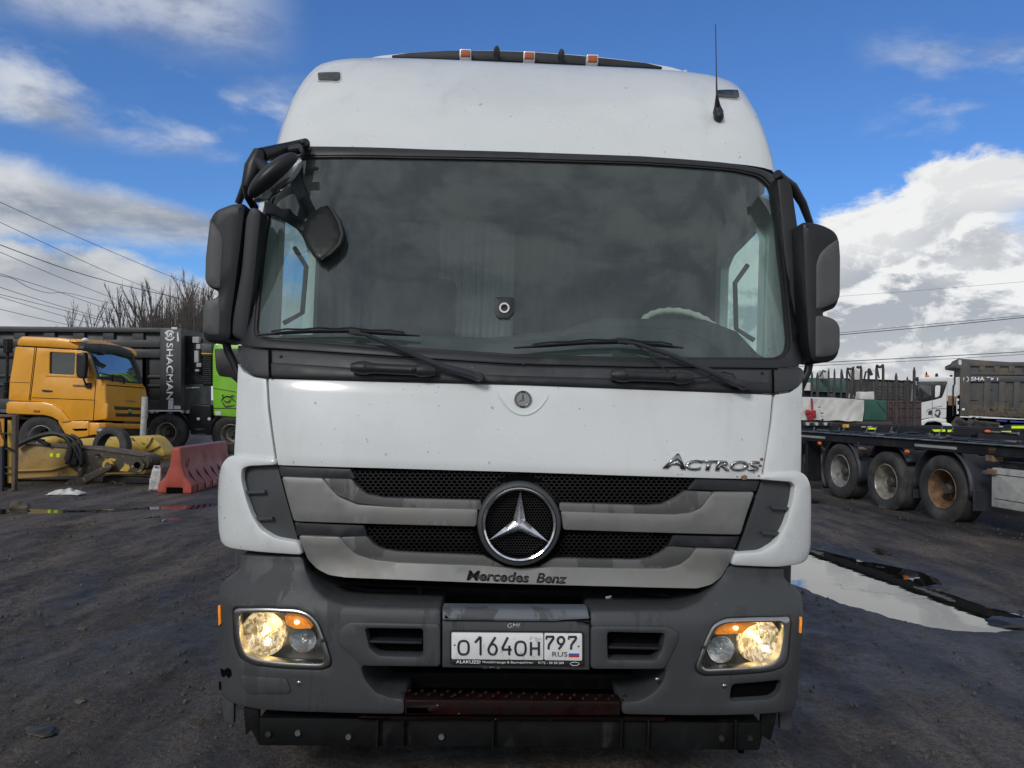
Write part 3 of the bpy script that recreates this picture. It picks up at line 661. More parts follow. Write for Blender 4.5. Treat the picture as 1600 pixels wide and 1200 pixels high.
for k_, (a, b) in enumerate((((549, 574), (681, 580)), ((955, 586), (1083, 591)))):
    mb = MB(); L = [ts(a[0]+(b[0]-a[0])*i/12, a[1]+(b[1]-a[1])*i/12, -.045) for i in range(13)]
    rr = [.018, .026, .028, .022] + [.021]*6 + [.028, .024, .016]
    mb.tube(L, rr, 14)
    for i in (1, 10): mb.cyl(L[i], L[i]+V((0, .06, -.005)), .02, n=12)
    h = mb.build('grab_bar', 'black_plastic', T)
    for i in (2, 9): MB().ell(L[i]+V((0, -.022, .004)), (.011, .006, .011), 10, 6).build('screw_cap', 'rubber_seal', h)
    MB().tube([L[0]+V((.02, .035, -.03)), L[6]+V((0, .04, -.04)), L[-1]+V((-.02, .035, -.03))], .014, 8).build('bar_recess', 'rubber_seal', h)
# wipers
def wiper(blade, arm, piv):
    bl = [ts(u, v, -.03) for u, v in blade]
    root = MB().tube([ts(u, v, -.055) for u, v in arm], [.009, .010, .012, .014, .02, .02][:len(arm)], 8, flat=.7).build('wiper', 'black_plastic', T)
    MB().tube([p+V((0, 0, .004)) for p in bl], [.004]+[.008]*(len(bl)-2)+[.004], 8).build('wiper_blade', 'rubber_seal', root)
    L = len(bl); q = MB()
    for i in range(1, L-1):
        a, b = bl[i-1].lerp(bl[i], .5), bl[i]; q.tube([a+V((0, -.02, .012)), b+V((0, -.024, .016)), bl[i+1].lerp(b, .5)+V((0, -.02, .012))], .004, 6)
    q.build('blade_bracket', 'black_plastic', root)
    p = ts(*piv, -.03); MB().cyl(p+V((0, .02, 0)), p+V((0, -.04, 0)), .022, .018, 14).build('wiper_pivot', 'black_plastic', root)
    u, v = arm[0]; MB().box(ts(u, v-1, -.05), (.05, .025, .024), (0, .1, 0)).build('blade_clip', 'rubber_seal', root, bev=.003)
wiper([(402, 525), (450, 521), (500, 519), (550, 519), (610, 523), (656, 526)], [(555, 520), (572, 523), (630, 547), (690, 572), (735, 585), (748, 590)], (748, 589))
wiper([(803, 545), (860, 541), (920, 537), (975, 536), (1030, 541), (1067, 545)], [(973, 534), (992, 536), (1050, 555), (1110, 580), (1145, 596), (1163, 603)], (1160, 602))
MB().tube([ts(u, v, -.05) for u, v in ((990, 537), (1012, 552), (1030, 570), (1052, 586), (1075, 592), (1100, 590), (1130, 581), (1145, 585), (1150, 592))], .0035, 6).build('washer_hose', 'rubber_seal', T)
# ---- grille
panel('grille_backing', 'void_black', TS, [(432, 722), (811, 730), (1192, 745), (1180, 790), (1140, 890), (1105, 925), (811, 925), (520, 912), (480, 885), (456, 820)], off=.085, t=.02, r=0, g=.08)
panel('grille_trim', 'black_plastic', TS, [(434, 728), (548, 733), (556, 748), (500, 748), (439, 745)], off=.012, t=.05, r=.003, g=.04, rc=.004)
panel('grille_trim', 'black_plastic', TS, [(460, 816), (569, 821), (574, 838), (464, 837)], off=.012, t=.05, r=.003, g=.04, rc=.004)
panel('grille_trim', 'black_plastic', TS, [(1087, 748), (1188, 751), (1181, 768), (1074, 765)], off=.012, t=.05, r=.003, g=.04, rc=.004)
panel('grille_trim', 'black_plastic', TS, [(1052, 836), (1156, 838), (1149, 856), (1044, 853)], off=.012, t=.05, r=.003, g=.04, rc=.004)
panel('grille_band', 'grey_band', TS, [(505, 747.5), (549, 748.5), (558, 761), (574, 773), (600, 778), (660, 780), (752, 782), (752, 797), (620, 793), (560, 787), (530, 775), (514, 760)], off=.004, t=.06, r=.004, g=.035, rc=.01)
panel('grille_band', 'grey_band', TS, [(874, 786), (1010, 790), (1036, 788), (1055, 779), (1072, 767), (1114, 769), (1106, 780), (1094, 793), (1078, 801), (1055, 804), (960, 802), (874, 799)], off=.004, t=.06, r=.004, g=.035, rc=.01)
panel('grille_band', 'grey_band', TS, [(532, 839.5), (573, 838), (583, 850), (596, 858), (620, 863), (756, 869), (790, 886), (621, 879), (580, 875), (555, 866), (540, 852)], off=.004, t=.06, r=.004, g=.035, rc=.01)
panel('grille_band', 'grey_band', TS, [(864, 873), (992, 875.5), (1015, 873), (1030, 866), (1046, 854), (1088, 857), (1080, 870), (1063, 882), (1039, 889), (968, 888), (842, 886)], off=.004, t=.06, r=.004, g=.035, rc=.01)
panel('silver_bar', 'silver_bar', TS, [(440, 745), (504, 747.5), (515, 762), (530, 777), (559, 789), (620, 793), (747, 796), (744, 823), (606, 819.5), (459, 814.5), (449, 780)], off=-.006, t=.05, r=.004, g=.035, rc=.012)
panel('silver_bar', 'silver_bar', TS, [(876, 799), (960, 802), (1055, 804), (1080, 801), (1096, 794), (1108, 778), (1116, 769), (1179, 769), (1168, 800), (1157, 835.5), (1010, 832), (880, 828)], off=-.006, t=.05, r=.004, g=.035, rc=.012)
panel('silver_bar', 'silver_bar', TS, [(466, 837), (532, 839.5), (541, 853), (557, 867), (584, 875), (621, 879), (760, 884), (811, 889), (860, 886), (968, 888), (1039, 889), (1063, 883), (1078, 872), (1088, 857), (1149, 859), (1141, 880), (1128, 902), (1112, 914), (1090, 920), (960, 917), (800, 913), (640, 907), (540, 903), (513, 899), (494, 889), (480, 874)], off=-.006, t=.05, r=.005, g=.035, rc=.014)
def hexmesh(name, poly, off, cw, chh, hole=None, hr=0, parent=None, m='mesh_black'):
    """one net of hexagonal cells following the grille"""
    P = [V(q) for q in poly]; vs = []; fs = []; x0, x1 = min(p.x for p in P), max(p.x for p in P); y0, y1 = min(p.y for p in P), max(p.y for p in P)
    j = 0; y = y0
    while y < y1:
        x = x0+(cw*.5 if j % 2 else 0)
        while x < x1:
            if inside((x, y), [P]) and (hole is None or hypot(x-hole[0], y-hole[1]) > hr):
                b = len(vs)
                for (k1, dd) in ((.98, 0), (.82, .0), (.82, .012)):
                    for i in range(6):
                        a = pi/6+i*pi/3; q = TS.par(x+cos(a)*cw*.577*k1, y+sin(a)*chh*.667*k1, off); vs.append(TS.pos(q[0], q[1], off+dd))
                for i in range(6):
                    k2 = (i+1) % 6; fs += [(b+i, b+k2, b+6+k2, b+6+i), (b+6+i, b+6+k2, b+12+k2, b+12+i)]
            x += cw
        y += chh; j += 1
    me = bpy.data.meshes.new(name); me.from_pydata([tuple(q) for q in vs], [], fs); return tag(link(name, me, m, parent or T), kind='stuff')
hexmesh('mesh_grille', [(546, 733), (811, 738), (1084, 748), (1072, 765), (1052, 780), (1030, 789), (1000, 791), (620, 781), (580, 775), (560, 763)], .03, 8.2, 5.0, (811, 817), 62)
hexmesh('mesh_grille', [(569, 820), (811, 828), (1052, 836), (1045, 853), (1025, 868), (1000, 876), (811, 871), (620, 864), (590, 855), (575, 840)], .03, 8.2, 5.0, (811, 817), 62)
# star badge
ec = TS.par(811, 817); eo = V((ec[0], 0, ec[1])); ey = Sf(0, ec[1]); sc1 = ((T.on(870, 817, 1, 0)-T.on(811, 817, 1, 0)).x)/59
MB().lathe([(66*sc1, .05), (66.5*sc1, -.01), (64.5*sc1, -.022), (60*sc1, -.026), (58.5*sc1, -.02), (58.5*sc1, .03)], eo+V((0, ey-.01, 0)), 1, 64).build('badge_surround', 'vent_grey', T)
MB().lathe([(58.8*sc1, .0), (58.4*sc1, -.030), (56.5*sc1, -.037), (54.0*sc1, -.034), (53*sc1, -.026), (53*sc1, 0)], eo+V((0, ey-.01, 0)), 1, 72).build('badge_ring', 'chrome', T)
cc = (811, 817); R0 = 54
hexmesh('badge_mesh', [(811+52*cos(a*pi/20), 817+52*sin(a*pi/20)) for a in range(40)], .0, 4.6, 4.0)
MB().cyl(eo+V((0, ey+.03, 0)), eo+V((0, ey+.035, 0)), .19*1, n=40).build('badge_back', 'void_black', T)
def star(Rr, rin, o, hgt, name, parent, m='chrome'):
    mb = MB(); c = o+V((0, -hgt, 0))
    for k in range(3):
        a = pi/2+k*2*pi/3; tip = o+V((cos(a)*Rr, -.004, sin(a)*Rr)); l = o+V((cos(a+pi/3)*rin, 0, sin(a+pi/3)*rin)); r = o+V((cos(a-pi/3)*rin, 0, sin(a-pi/3)*rin))
        mb.add([c, tip, l], [(0, 1, 2)]); mb.add([c, r, tip], [(0, 1, 2)]); mb.add([o, l, tip], [(0, 1, 2)]); mb.add([o, tip, r], [(0, 1, 2)])
    return mb.build(name, m, parent, ang=5)
star(53.5*sc1, 11*sc1, eo+V((0, ey-.022, 0)), .026, 'badge_star', T)
# small round emblem on the bonnet
so_ = ts(817, 624, 0); r0 = 14.5*sc1
em = MB().lathe([(0, -.007), (r0*.72, -.007), (r0*.74, -.010), (r0*.97, -.010), (r0, -.006), (r0, .006)], so_+V((0, 0, 0)), 1, 36).build('bonnet_emblem', 'dull_chrome', T)
MB().lathe([(r0*.75, -.0112), (r0*.95, -.0112)], so_, 1, 36).build('emblem_ring', 'ink_black', em)
st = star(r0*.72, r0*.14, so_+V((0, -.0078, 0)), .006, 'emblem_star', em, 'chrome')
q = MB()
for i in range(22):
    a = i*2*pi/22
    if i in (5, 6, 16, 17): continue
    q.box(so_+V((cos(a)*r0*.85, -.0122, sin(a)*r0*.85)), (.0045, .002, .006), (0, -a+pi/2, 0))
q.build('emblem_wreath', 'dull_chrome', em)
# lettering
text('model_letter', 'A', 'dull_chrome', TS, [(1049, 708), (1070, 709), (1071, 733), (1035, 731)], off=-.003, th=.007, bold=.03, shear=.0)
text('model_lettering', 'CTROS', 'dull_chrome', TS, [(1073, 718), (1188, 720), (1184, 736), (1068, 734)], off=-.003, th=.007, bold=.03, space=.98)
text('maker_lettering', 'Mercedes', 'ink_black', TS, [(733, 891), (828, 895), (825, 910), (729, 906)], off=-.011, th=.003, bold=.022)
text('maker_lettering', 'Benz', 'ink_black', TS, [(842, 895), (887, 897), (883, 911.5), (838, 910)], off=-.011, th=.003, bold=.022)
# rust bleeding at the bonnet corner
for i, (u, v, rr) in enumerate(((1190, 718, 3.5), (1188, 728, 3), (1163, 746, 5), (1152, 745, 1.6), (1186, 744, 2), (1178, 739, 1.4), (1191, 735, 1.2))):
    P = [(u+rr*cos(a)*(.7+.5*random.random()), v+rr*.8*sin(a)*(.7+.5*random.random())) for a in [k*pi/5 for k in range(10)]]
    panel('rust_spot', 'rim_rust', TS, P, off=-.0008, t=.0005, r=0, g=.02, rc=.001)
# ---- radiator gap below the grille
PR = plane(T, 1, .33)
panel('radiator', 'beam_black', PR, [(690, 905), (960, 905), (960, 962), (690, 962)], t=.03, r=.002, g=.3, rc=0)
q = MB()
for i in range(15): z = .86-i*.0085; q.box((-.0+.0, .325, z), (.78, .006, .004))
q.build('radiator_fins', 'mesh_black', T, kind='stuff')
for nm, P, y, m in (('bracket', [(973, 930), (985, 930), (985, 955), (973, 955)], .2, 'beam_black'), ('latch', [(945, 932), (956, 930), (957, 940), (948, 941)], .19, 'dull_chrome'), ('bracket', [(938, 918), (944, 918), (944, 955), (938, 955)], .2, 'beam_black'),
                    ('bracket', [(652, 912), (659, 912), (659, 950), (652, 950)], .2, 'beam_black'), ('hose_stub', [(560, 925), (590, 923), (592, 938), (560, 940)], .22, 'beam_black')):
    panel(nm, m, plane(T, 1, y), P, t=.02, r=.002, g=.1, rc=.003)
for a, b in (((515, 912), (640, 925)), ((530, 935), (650, 940)), ((990, 925), (1090, 930)), ((1010, 940), (1080, 938)), ((690, 952), (930, 950))):
    MB().tube([T.on(*a, 1, .24), T.on((a[0]+b[0])/2, (a[1]+b[1])/2+4, 1, .21), T.on(*b, 1, .25)], .012, 8).build('engine_pipe', 'beam_black', T)
MB().bb(-1.0, 1.0, .55, .57, .1, 1.2).bb(-1.0, -.98, .3, .56, .1, 1.2).bb(.98, 1.0, .3, .56, .1, 1.2).build('bulkhead', 'void_black', T)
# ---- bumper
HLo = zo([(75, 800), (240, 798), (400, 805), (460, 830), (500, 870), (535, 960), (566, 1060), (562, 1092), (520, 1108), (330, 1102), (180, 1085), (108, 1048), (82, 960)], 340, 700, 3.2)
HLi = zo([(105, 826), (240, 824), (400, 830), (452, 853), (486, 895), (510, 975), (533, 1055), (525, 1077), (500, 1081), (330, 1073), (195, 1056), (135, 1028), (112, 960)], 340, 700, 3.2)
HRo = zo([(1130, 850), (1290, 845), (1450, 843), (1458, 860), (1455, 940), (1442, 1060), (1420, 1095), (1350, 1118), (1180, 1132), (1020, 1138), (985, 1115), (984, 1088), (1030, 960), (1070, 880)], 780, 700, 3.2)
HRi = zo([(1140, 878), (1290, 873), (1420, 872), (1422, 930), (1405, 1035), (1375, 1073), (1330, 1088), (1180, 1100), (1035, 1106), (1014, 1092), (1016, 1070), (1056, 965), (1093, 898)], 780, 700, 3.2)
VL = [(570, 982), (661, 983), (661, 1027), (592, 1025), (578, 1014)]; VR = [(949, 988), (1039, 990), (1035, 1015), (1024, 1032), (950, 1031)]
BL_ = [(374, 866), (472, 870), (478, 893), (490, 918), (510, 936), (540, 946), (600, 949), (689, 950.5), (689, 1043), (564, 1041), (570, 1062), (588, 1083), (612, 1091), (632, 1092), (632, 1117), (500, 1114), (400, 1109), (355, 1097), (344, 1082), (340, 1000), (340, 930), (345, 912), (362, 898), (373, 892)]
BR_ = [(1137, 884), (1226, 888), (1227, 906), (1237, 914), (1251, 925), (1255, 938), (1252, 1010), (1246, 1097), (1238, 1112), (1180, 1117), (972, 1117), (971, 1098), (1000, 1095), (1020, 1084), (1035, 1068), (1042, 1046), (922, 1046), (922, 954), (1060, 953), (1090, 942), (1115, 918), (1130, 900)]
FGL = [(374, 1055), (448, 1060), (455, 1084), (387, 1084), (376, 1072)]; FGR = [(1144, 1070), (1221, 1063), (1218, 1083), (1206, 1092), (1141, 1096)]
panel('bumper', 'bumper_grey', TS, BL_, [HLo, VL], off=0, t=.30, r=.010, g=.035, rc=.018)
panel('bumper', 'bumper_grey', TS, BR_, [HRo, VR, FGR], off=0, t=.30, r=.010, g=.035, rc=.018)
panel('fog_lamp_cover', 'bumper_grey', TS, FGL, off=-.006, t=.02, r=.004, g=.04, rc=.02)
panel('fog_lamp_recess', 'void_black', TS, [(1130, 1055), (1230, 1055), (1230, 1100), (1130, 1100)], off=.04, t=.01, r=0, g=.05)
panel('vent_frame', 'bumper_grey', TS, [(545, 972), (688, 975), (688, 1042), (566, 1041), (548, 1024), (528, 1008), (527, 985)], [VL], off=-.010, t=.06, r=.007, g=.035, rc=.02, hrc=.014)
panel('vent_frame', 'bumper_grey', TS, [(923, 978), (1045, 979), (1062, 988), (1060, 1003), (1046, 1030), (1039, 1046), (923, 1046)], [VR], off=-.010, t=.06, r=.007, g=.035, rc=.02, hrc=.014)
for P, m1 in ((VL, ((575, 1001), (659, 1003))), (VR, ((951, 1010), (1033, 1012)))):
    cx = sum(p[0] for p in P)/5; cy = sum(p[1] for p in P)/5
    panel('vent_back', 'void_black', TS, [(cx+(p[0]-cx)*1.3, cy+(p[1]-cy)*1.4) for p in P], off=.065, t=.01, r=0, g=.05)
    a, b = m1; panel('vent_slat', 'black_plastic', TS, [a, b, (b[0], b[1]+3.5), (a[0], a[1]+3.5)], off=.008, t=.05, r=.001, g=.04, rc=0)
panel('number_plate_panel', 'bumper_grey', TS, [(691, 970), (921, 971), (921, 1047), (691, 1043)], off=-.002, t=.06, r=.004, g=.05, rc=.004)
panel('bumper_step', 'bumper_ledge', TS, [(691, 951), (919, 952.5), (922, 968), (880, 970), (866, 972), (691, 970)], off=-.022, t=.08, r=.010, g=.04, rc=.006)
panel('step_crack', 'void_black', TS, [(897, 967), (903, 971), (922, 972), (922, 976), (912, 973.5), (899, 971)], off=-.0245, t=.003, r=0, g=.03, rc=0)
# number plate
panel('plate_holder', 'ink_black', TS, [(703, 986), (912, 988), (912.5, 1041), (703, 1037)], off=-.014, t=.015, r=.003, g=.06, rc=.008)
np_ = panel('number_plate', 'plate_white', TS, [(705.5, 988.5), (849, 989.5), (849, 1031.5), (705.5, 1030)], off=-.018, t=.006, r=.001, g=.06, rc=.006)
np2 = panel('number_plate', 'plate_white', TS, [(850.5, 989.5), (909.5, 990), (909.5, 1032.5), (850.5, 1031.5)], off=-.018, t=.006, r=.001, g=.06, rc=.006)
STROKES = {'O': [[(0, .5), (.06, .84), (.28, 1), (.72, 1), (.94, .84), (1, .5), (.94, .16), (.72, 0), (.28, 0), (.06, .16), (0, .5)]], '1': [[(.1, .68), (.75, 1), (.82, 1), (.82, 0)]],
 '6': [[(.8, 1), (.25, .55), (.03, .3), (.2, .05), (.5, 0), (.8, .05), (.98, .3), (.8, .55), (.5, .62), (.22, .54)]], '4': [[(.62, 1), (.05, .38), (.05, .3), (1, .3)], [(.78, .52), (.78, 0)]],
 'H': [[(.04, 1), (.04, 0)], [(.96, 1), (.96, 0)], [(.04, .52), (.96, .52)]], '7': [[(0, .8), (0, 1), (1, 1), (1, .9), (.35, .35), (.3, 0)]],
 '9': [[(.2, 0), (.75, .45), (.97, .7), (.8, .95), (.5, 1), (.2, .95), (.02, .7), (.2, .45), (.5, .38), (.78, .46)]]}
def ptxt2(s, x0, x1, y0, y1, par):
    mb = MB(); k = lambda x: (x-700)*.008
    for st in STROKES[s]:
        P = [V(p) for p in st]
        if s in 'O69':
            Q = []
            for i in range(len(P)-1):
                for t_ in range(4): Q.append(P[i].lerp(P[i+1], t_/4))
            P = Q+[P[-1]]
            for _ in range(3): P = [P[0]]+[(P[i-1]+P[i]*2+P[i+1])/4 for i in range(1, len(P)-1)]+[P[-1]]
        mb.tube([ts(x0+p.x*(x1-x0), y1+(y0-y1)*p.y+k(x0), -.0195) for p in P], .0042, 8)
    mb.build('plate_character', 'ink_black', par)
def ptxt(s, x0, x1, y0, y1, par, m='ink_black', bold=.02, th=.0025, off=-.0185):
    k = lambda x: (x-700)*.008; text('plate_character', s, m, TS, [(x0, y0+k(x0)), (x1, y0+k(x1)), (x1, y1+k(x1)), (x0, y1+k(x0))], off=off, th=th, bold=bold, parent=par)
for s, x0, x1, y0, y1 in (('O', 715, 733.5, 1000, 1023.5), ('1', 740, 754, 993.5, 1024), ('6', 761, 778, 994, 1023.5), ('4', 783, 800, 994, 1023.5), ('O', 804, 822.5, 1000.5, 1024), ('H', 828, 843.5, 1001, 1024)): ptxt2(s, x0+1, x1-1, y0+1, y1-1, np_)
for s, x0, x1 in (('7', 852.5, 866), ('9', 869.5, 883.5), ('7', 887.5, 901.5)): ptxt2(s, x0+1, x1-1, 993.5, 1013, np2)
ptxt('RUS', 863, 886.5, 1017, 1024.5, np2, bold=.0, th=.001)
for (y0, m) in ((1016.5, 'plate_white'), (1019.5, 'flag_blue'), (1022.5, 'flag_red')):
    panel('flag_stripe', m, TS, [(888.5, y0+1.5), (905, y0+1.6), (905, y0+4.6), (888.5, y0+4.5)], off=-.0188, t=.001, r=0, g=.05, rc=0, parent=np2)
for u, v in ((710.5, 1008), (904, 1010)): MB().ell(ts(u, v, -.019), (.0035, .002, .0035), 8, 6).build('plate_screw', 'ink_black', np_)
hp = panel('holder_strip', 'ink_black', TS, [(704, 1031.5), (911, 1034), (911.5, 1040.5), (704, 1037.5)], off=-.0155, t=.003, r=.0005, g=.08, rc=.002)
text('holder_lettering', 'ALAKUZEI', 'pale_text', TS, [(712.5, 1031.8), (750.5, 1032.2), (750.5, 1037), (712.5, 1036.6)], off=-.0205, th=.0012, bold=.02, parent=hp)
text('holder_lettering', 'Nutzfahrzeuge & Baumaschinen', 'pale_text', TS, [(754, 1032.6), (833, 1033.6), (833, 1038), (754, 1037)], off=-.0205, th=.0012, bold=.008, parent=hp)
text('holder_lettering', '0172 - 58 58 589', 'pale_text', TS, [(841, 1033.6), (881, 1034.2), (881, 1037.8), (841, 1037.2)], off=-.0205, th=.0012, bold=.01, parent=hp)
o = MB().tube([ts(898+7*cos(a_*pi/12), 1037.3+2.6*sin(a_*pi/12), -.0195) for a_ in range(25)], .0011, 5).build('holder_emblem', 'pale_text', hp)
text('scratched_mark', 'GMI', 'pale_text', TS, [(793, 974), (812, 974), (811, 981), (793, 981)], off=-.003, th=.0006, bold=-.012, shear=.1)
text('scratched_mark', '70E.W0b', 'dull_chrome', TS, [(750, 1040.8), (781, 1041.2), (781, 1045), (750, 1044.6)], off=-.003, th=.0006, bold=-.014)
# ---- headlights
def headlight(o, i_, big, small, amber, lit2):
    cx = sum(p[0] for p in i_)/len(i_); cy = sum(p[1] for p in i_)/len(i_); gr = lambda P, k: [(cx+(p[0]-cx)*k, cy+(p[1]-cy)*k) for p in P]
    h = panel('headlight', 'dull_chrome', TS, gr(o, .992), [i_], off=-.012, t=.05, r=.006, g=.03, rc=.03)
    panel('gasket', 'rubber_seal', TS, gr(o, 1.012), [gr(o, .975)], off=-.004, t=.03, r=.002, g=.03, rc=.03, parent=h)
    panel('lamp_housing', 'lamp_housing', TS, gr(i_, 1.1), off=.125, t=.01, r=0, g=.03, rc=.02, parent=h)
    for (u, v, rad, m, lit) in (big, small):
        c0 = ts(u, v, .055); rr = rad*sc1*1.02; n_ = V((0, -1, 0)); pr = [(rr*sin(a), .045*(1-sin(a)**2)) for a in [k*pi/2/8 for k in range(9)]] + [(rr*1.06, -.004), (rr*1.08, .01)]
        MB().lathe(pr, c0, 1, 40).build('reflector', m, h)
        MB().cyl(c0+V((0, .05, 0)), c0+V((0, .005, 0)), .009, .007, 12).ell(c0+V((0, .004, 0)), (.009, .010, .009), 12, 8).build('bulb_holder', 'bulb' if lit else 'chrome', h)
        mbk = MB()
        for k in range(1, 7): xx = -rr+2*rr*k/7; hh = sqrt(max(0, rr*rr-xx*xx))*.96; mbk.tube([c0+V((xx, .03, -hh)), c0+V((xx, .036, 0)), c0+V((xx, .03, hh))], .0016, 5)
        mbk.build('reflector_rib', m, h, kind='stuff')
    panel('turn_signal', 'amber_lit', TS, amber, off=.022, t=.035, r=.003, g=.02, rc=.006, parent=h)
    a = sum(p[0] for p in amber)/len(amber); b = sum(p[1] for p in amber)/len(amber)
    MB().ell(ts(a, b, .016), (.010, .006, .008), 12, 8).build('turn_signal_bulb', 'bulb', h)
    panel('lens', 'lens_glass', TS, gr(i_, 1.02), off=-.006, t=.003, r=0, g=.03, rc=.02, side=False, parent=h)
headlight(HLo, HLi, (412, 990, 33, 'reflector_lit', 1), (474, 999, 19, 'reflector_clear', 0), [(444, 962), (464, 962), (478, 968), (487, 982), (462, 983), (447, 976)], 1)
headlight(HRo, HRi, (1186, 1001, 33, 'reflector_lit', 1), (1126, 1014, 20, 'reflector_clear', 0), [(1134, 976), (1160, 974), (1184, 974), (1170, 981), (1160, 990), (1118, 992), (1122, 983)], 1)
for u, v in ((504, 1001), (1100, 1011)): MB().ell(ts(u, v, -.018), (.007, .005, .007), 10, 6).build('bezel_screw', 'ink_black', T)
for u, v in ((467, 1067), (1132, 1072), (1027, 1062)): MB().ell(ts(u, v, -.002), (.009, .004, .009), 10, 6).build('bumper_screw', 'dull_chrome', T)
panel('side_marker', 'amber_lit', TS, [(340, 947), (343, 947), (344, 975), (341, 978)], off=-.012, t=.03, r=.004, g=.03, rc=.003)
panel('side_marker', 'amber_lit', TS, [(1251, 965), (1254, 965), (1253, 990), (1250, 990)], off=-.012, t=.03, r=.004, g=.03, rc=.003)
# damage at the left corner of the bumper
for P in ([(344, 1044), (350, 1047), (356, 1043), (361, 1047), (362, 1055), (357, 1060), (353, 1055), (349, 1059), (345, 1054)], [(342, 1064), (345, 1066), (346, 1074), (344, 1080), (342, 1075)],):
    panel('broken_hole', 'void_black', TS, P, off=-.001, t=.002, r=0, g=.02, rc=.002)
# ---- below the bumper
PB = plane(T, 1, .10)
st = panel('entry_step', 'step_red', plane(T, 1, -.0), [(632, 1093), (970, 1096), (970, 1119), (632, 1118)], t=.075, r=.008, g=.2, rc=.006)
q = MB(); y0 = T.on(800, 1093, 1, 0).z
for i in range(18):
    for j in range(2): q.lathe([(.009, .0), (.006, .005), (.004, .002)], (-.43+i*.05+(.02 if j % 2 else 0), .022+j*.035, y0+.002), 2, 8)
q.build('step_tread', 'step_red', st, kind='stuff')
panel('lower_intake', 'void_black', plane(T, 1, .34), [(540, 1035), (1060, 1040), (1060, 1130), (540, 1130)], t=.02, r=0, g=.3)
panel('cross_member', 'beam_black', plane(T, 1, .26), [(560, 1050), (1040, 1054), (1040, 1078), (560, 1074)], t=.05, r=.004, g=.3, rc=.004)
for P in ([(380, 1106), (405, 1108), (405, 1165), (392, 1140), (384, 1150)],): panel('side_bracket', 'beam_black', plane(T, 1, .12), P, t=.02, r=.002, g=.1, rc=.004)
panel('side_bracket', 'beam_black', plane(T, 1, .12), [(1190, 1116), (1215, 1110), (1210, 1135), (1204, 1158), (1192, 1150), (1186, 1172)], t=.02, r=.002, g=.1, rc=.004)
ub = panel('underrun_beam', 'beam_black', PB, [(405, 1122), (700, 1124), (1190, 1130), (1186, 1173), (900, 1168), (405, 1165)], t=.10, r=.004, g=.3, rc=.004)
panel('underrun_lip', 'step_red', plane(T, 1, .07), [(560, 1119), (1040, 1120), (1040, 1127), (560, 1125)], t=.04, r=.003, g=.3, rc=.002)
for u in (590, 630, 770, 970, 1012, 1148): MB().box(T.on(u, 1146, 1, .085), (.008, .03, .115)).build('beam_rib', 'beam_black', ub, bev=.002)
for u, v in ((420, 1146), (466, 1144), (545, 1150), (1127, 1153), (1171, 1152), (690, 1150)):
    p = T.on(u, v, 1, .1); MB().cyl(p, p+V((0, -.012, 0)), .012, n=6).build('bolt', 'steel_worn', ub)
panel('mud_flap', 'bumper_grey', plane(T, 1, .22), [(345, 1086), (366, 1100), (365, 1133), (350, 1128)], t=.02, r=.003, g=.1, rc=.01)
panel('mud_flap', 'bumper_grey', plane(T, 1, .22), [(1218, 1108), (1240, 1100), (1236, 1142), (1219, 1140)], t=.02, r=.003, g=.1, rc=.01)
# ---- cab shell behind the front
for sx in (-1, 1):
    S = plane(T, 0, sx*1.243, -sx)
    cabp = panel('door', 'white_paint', S, [(.36, .95), (1.58, .95), (1.58, 2.70), (.95, 2.70), (.60, 2.55), (.42, 1.9)], [[(.84, 1.80), (1.50, 1.90), (1.50, 2.40), (1.40, 2.46), (.92, 2.52), (.84, 2.44)]], off=0, t=.05, r=.006, g=.3, rc=.02, px=False)
    panel('door_window', 'side_glass', S, [(.82, 1.78), (1.52, 1.88), (1.52, 2.42), (1.40, 2.48), (.92, 2.54), (.82, 2.46)], off=.02, t=.004, r=0, g=.3, px=False, side=False, parent=cabp)
    panel('sleeper_side', 'white_paint', S, [(1.59, .95), (2.25, .95), (2.25, 2.70), (1.59, 2.70)], off=0, t=.05, r=.006, g=.3, rc=.01, px=False)
    MB().tube([V((sx*1.18, .84, 1.92)), V((sx*1.10, .88, 1.98)), V((sx*1.10, .92, 2.22)), V((sx*1.17, .94, 2.32))], .0125, 10).build('grab_handle', 'dash_grey', T)
    MB().prism([(.42, .95), (1.0, .95), (1.0, .40), (.42, .40)], 0, sx*1.10, sx*1.235).build('boarding_steps', 'bumper_grey', T, bev=.01)
MB().bb(-1.24, 1.24, 2.25, 2.30, .95, 3.46).build('rear_wall', 'interior_dark', T)
MB().bb(-1.18, 1.18, .4, 2.2, .95, .99).build('cab_floor', 'interior_dark', T)
MB().bb(-1.2, 1.2, .80, 2.24, 2.66, 2.69).build('headliner', 'curtain', T)
mb = MB()
for i in range(40):
    x = -1.15+i*.059
    if not -.5 < x < .0: mb.tube([V((x, 1.75+.02*sin(i*2.3), 1.0)), V((x+.01*sin(i), 1.75+.02*sin(i*2.3+1), 2.66))], .034, 6)
mb.build('sleeper_curtain', 'seat_cloth', T)
mb = MB()
for i in range(12): x = -.47+i*.039; mb.tube([V((x, 1.70+.015*sin(i*2.3), 1.0)), V((x+.01*sin(i), 1.70+.015*sin(i*2.3+1), 2.66))], .024, 6)
mb.build('pale_curtain', 'pale_curtain', T)
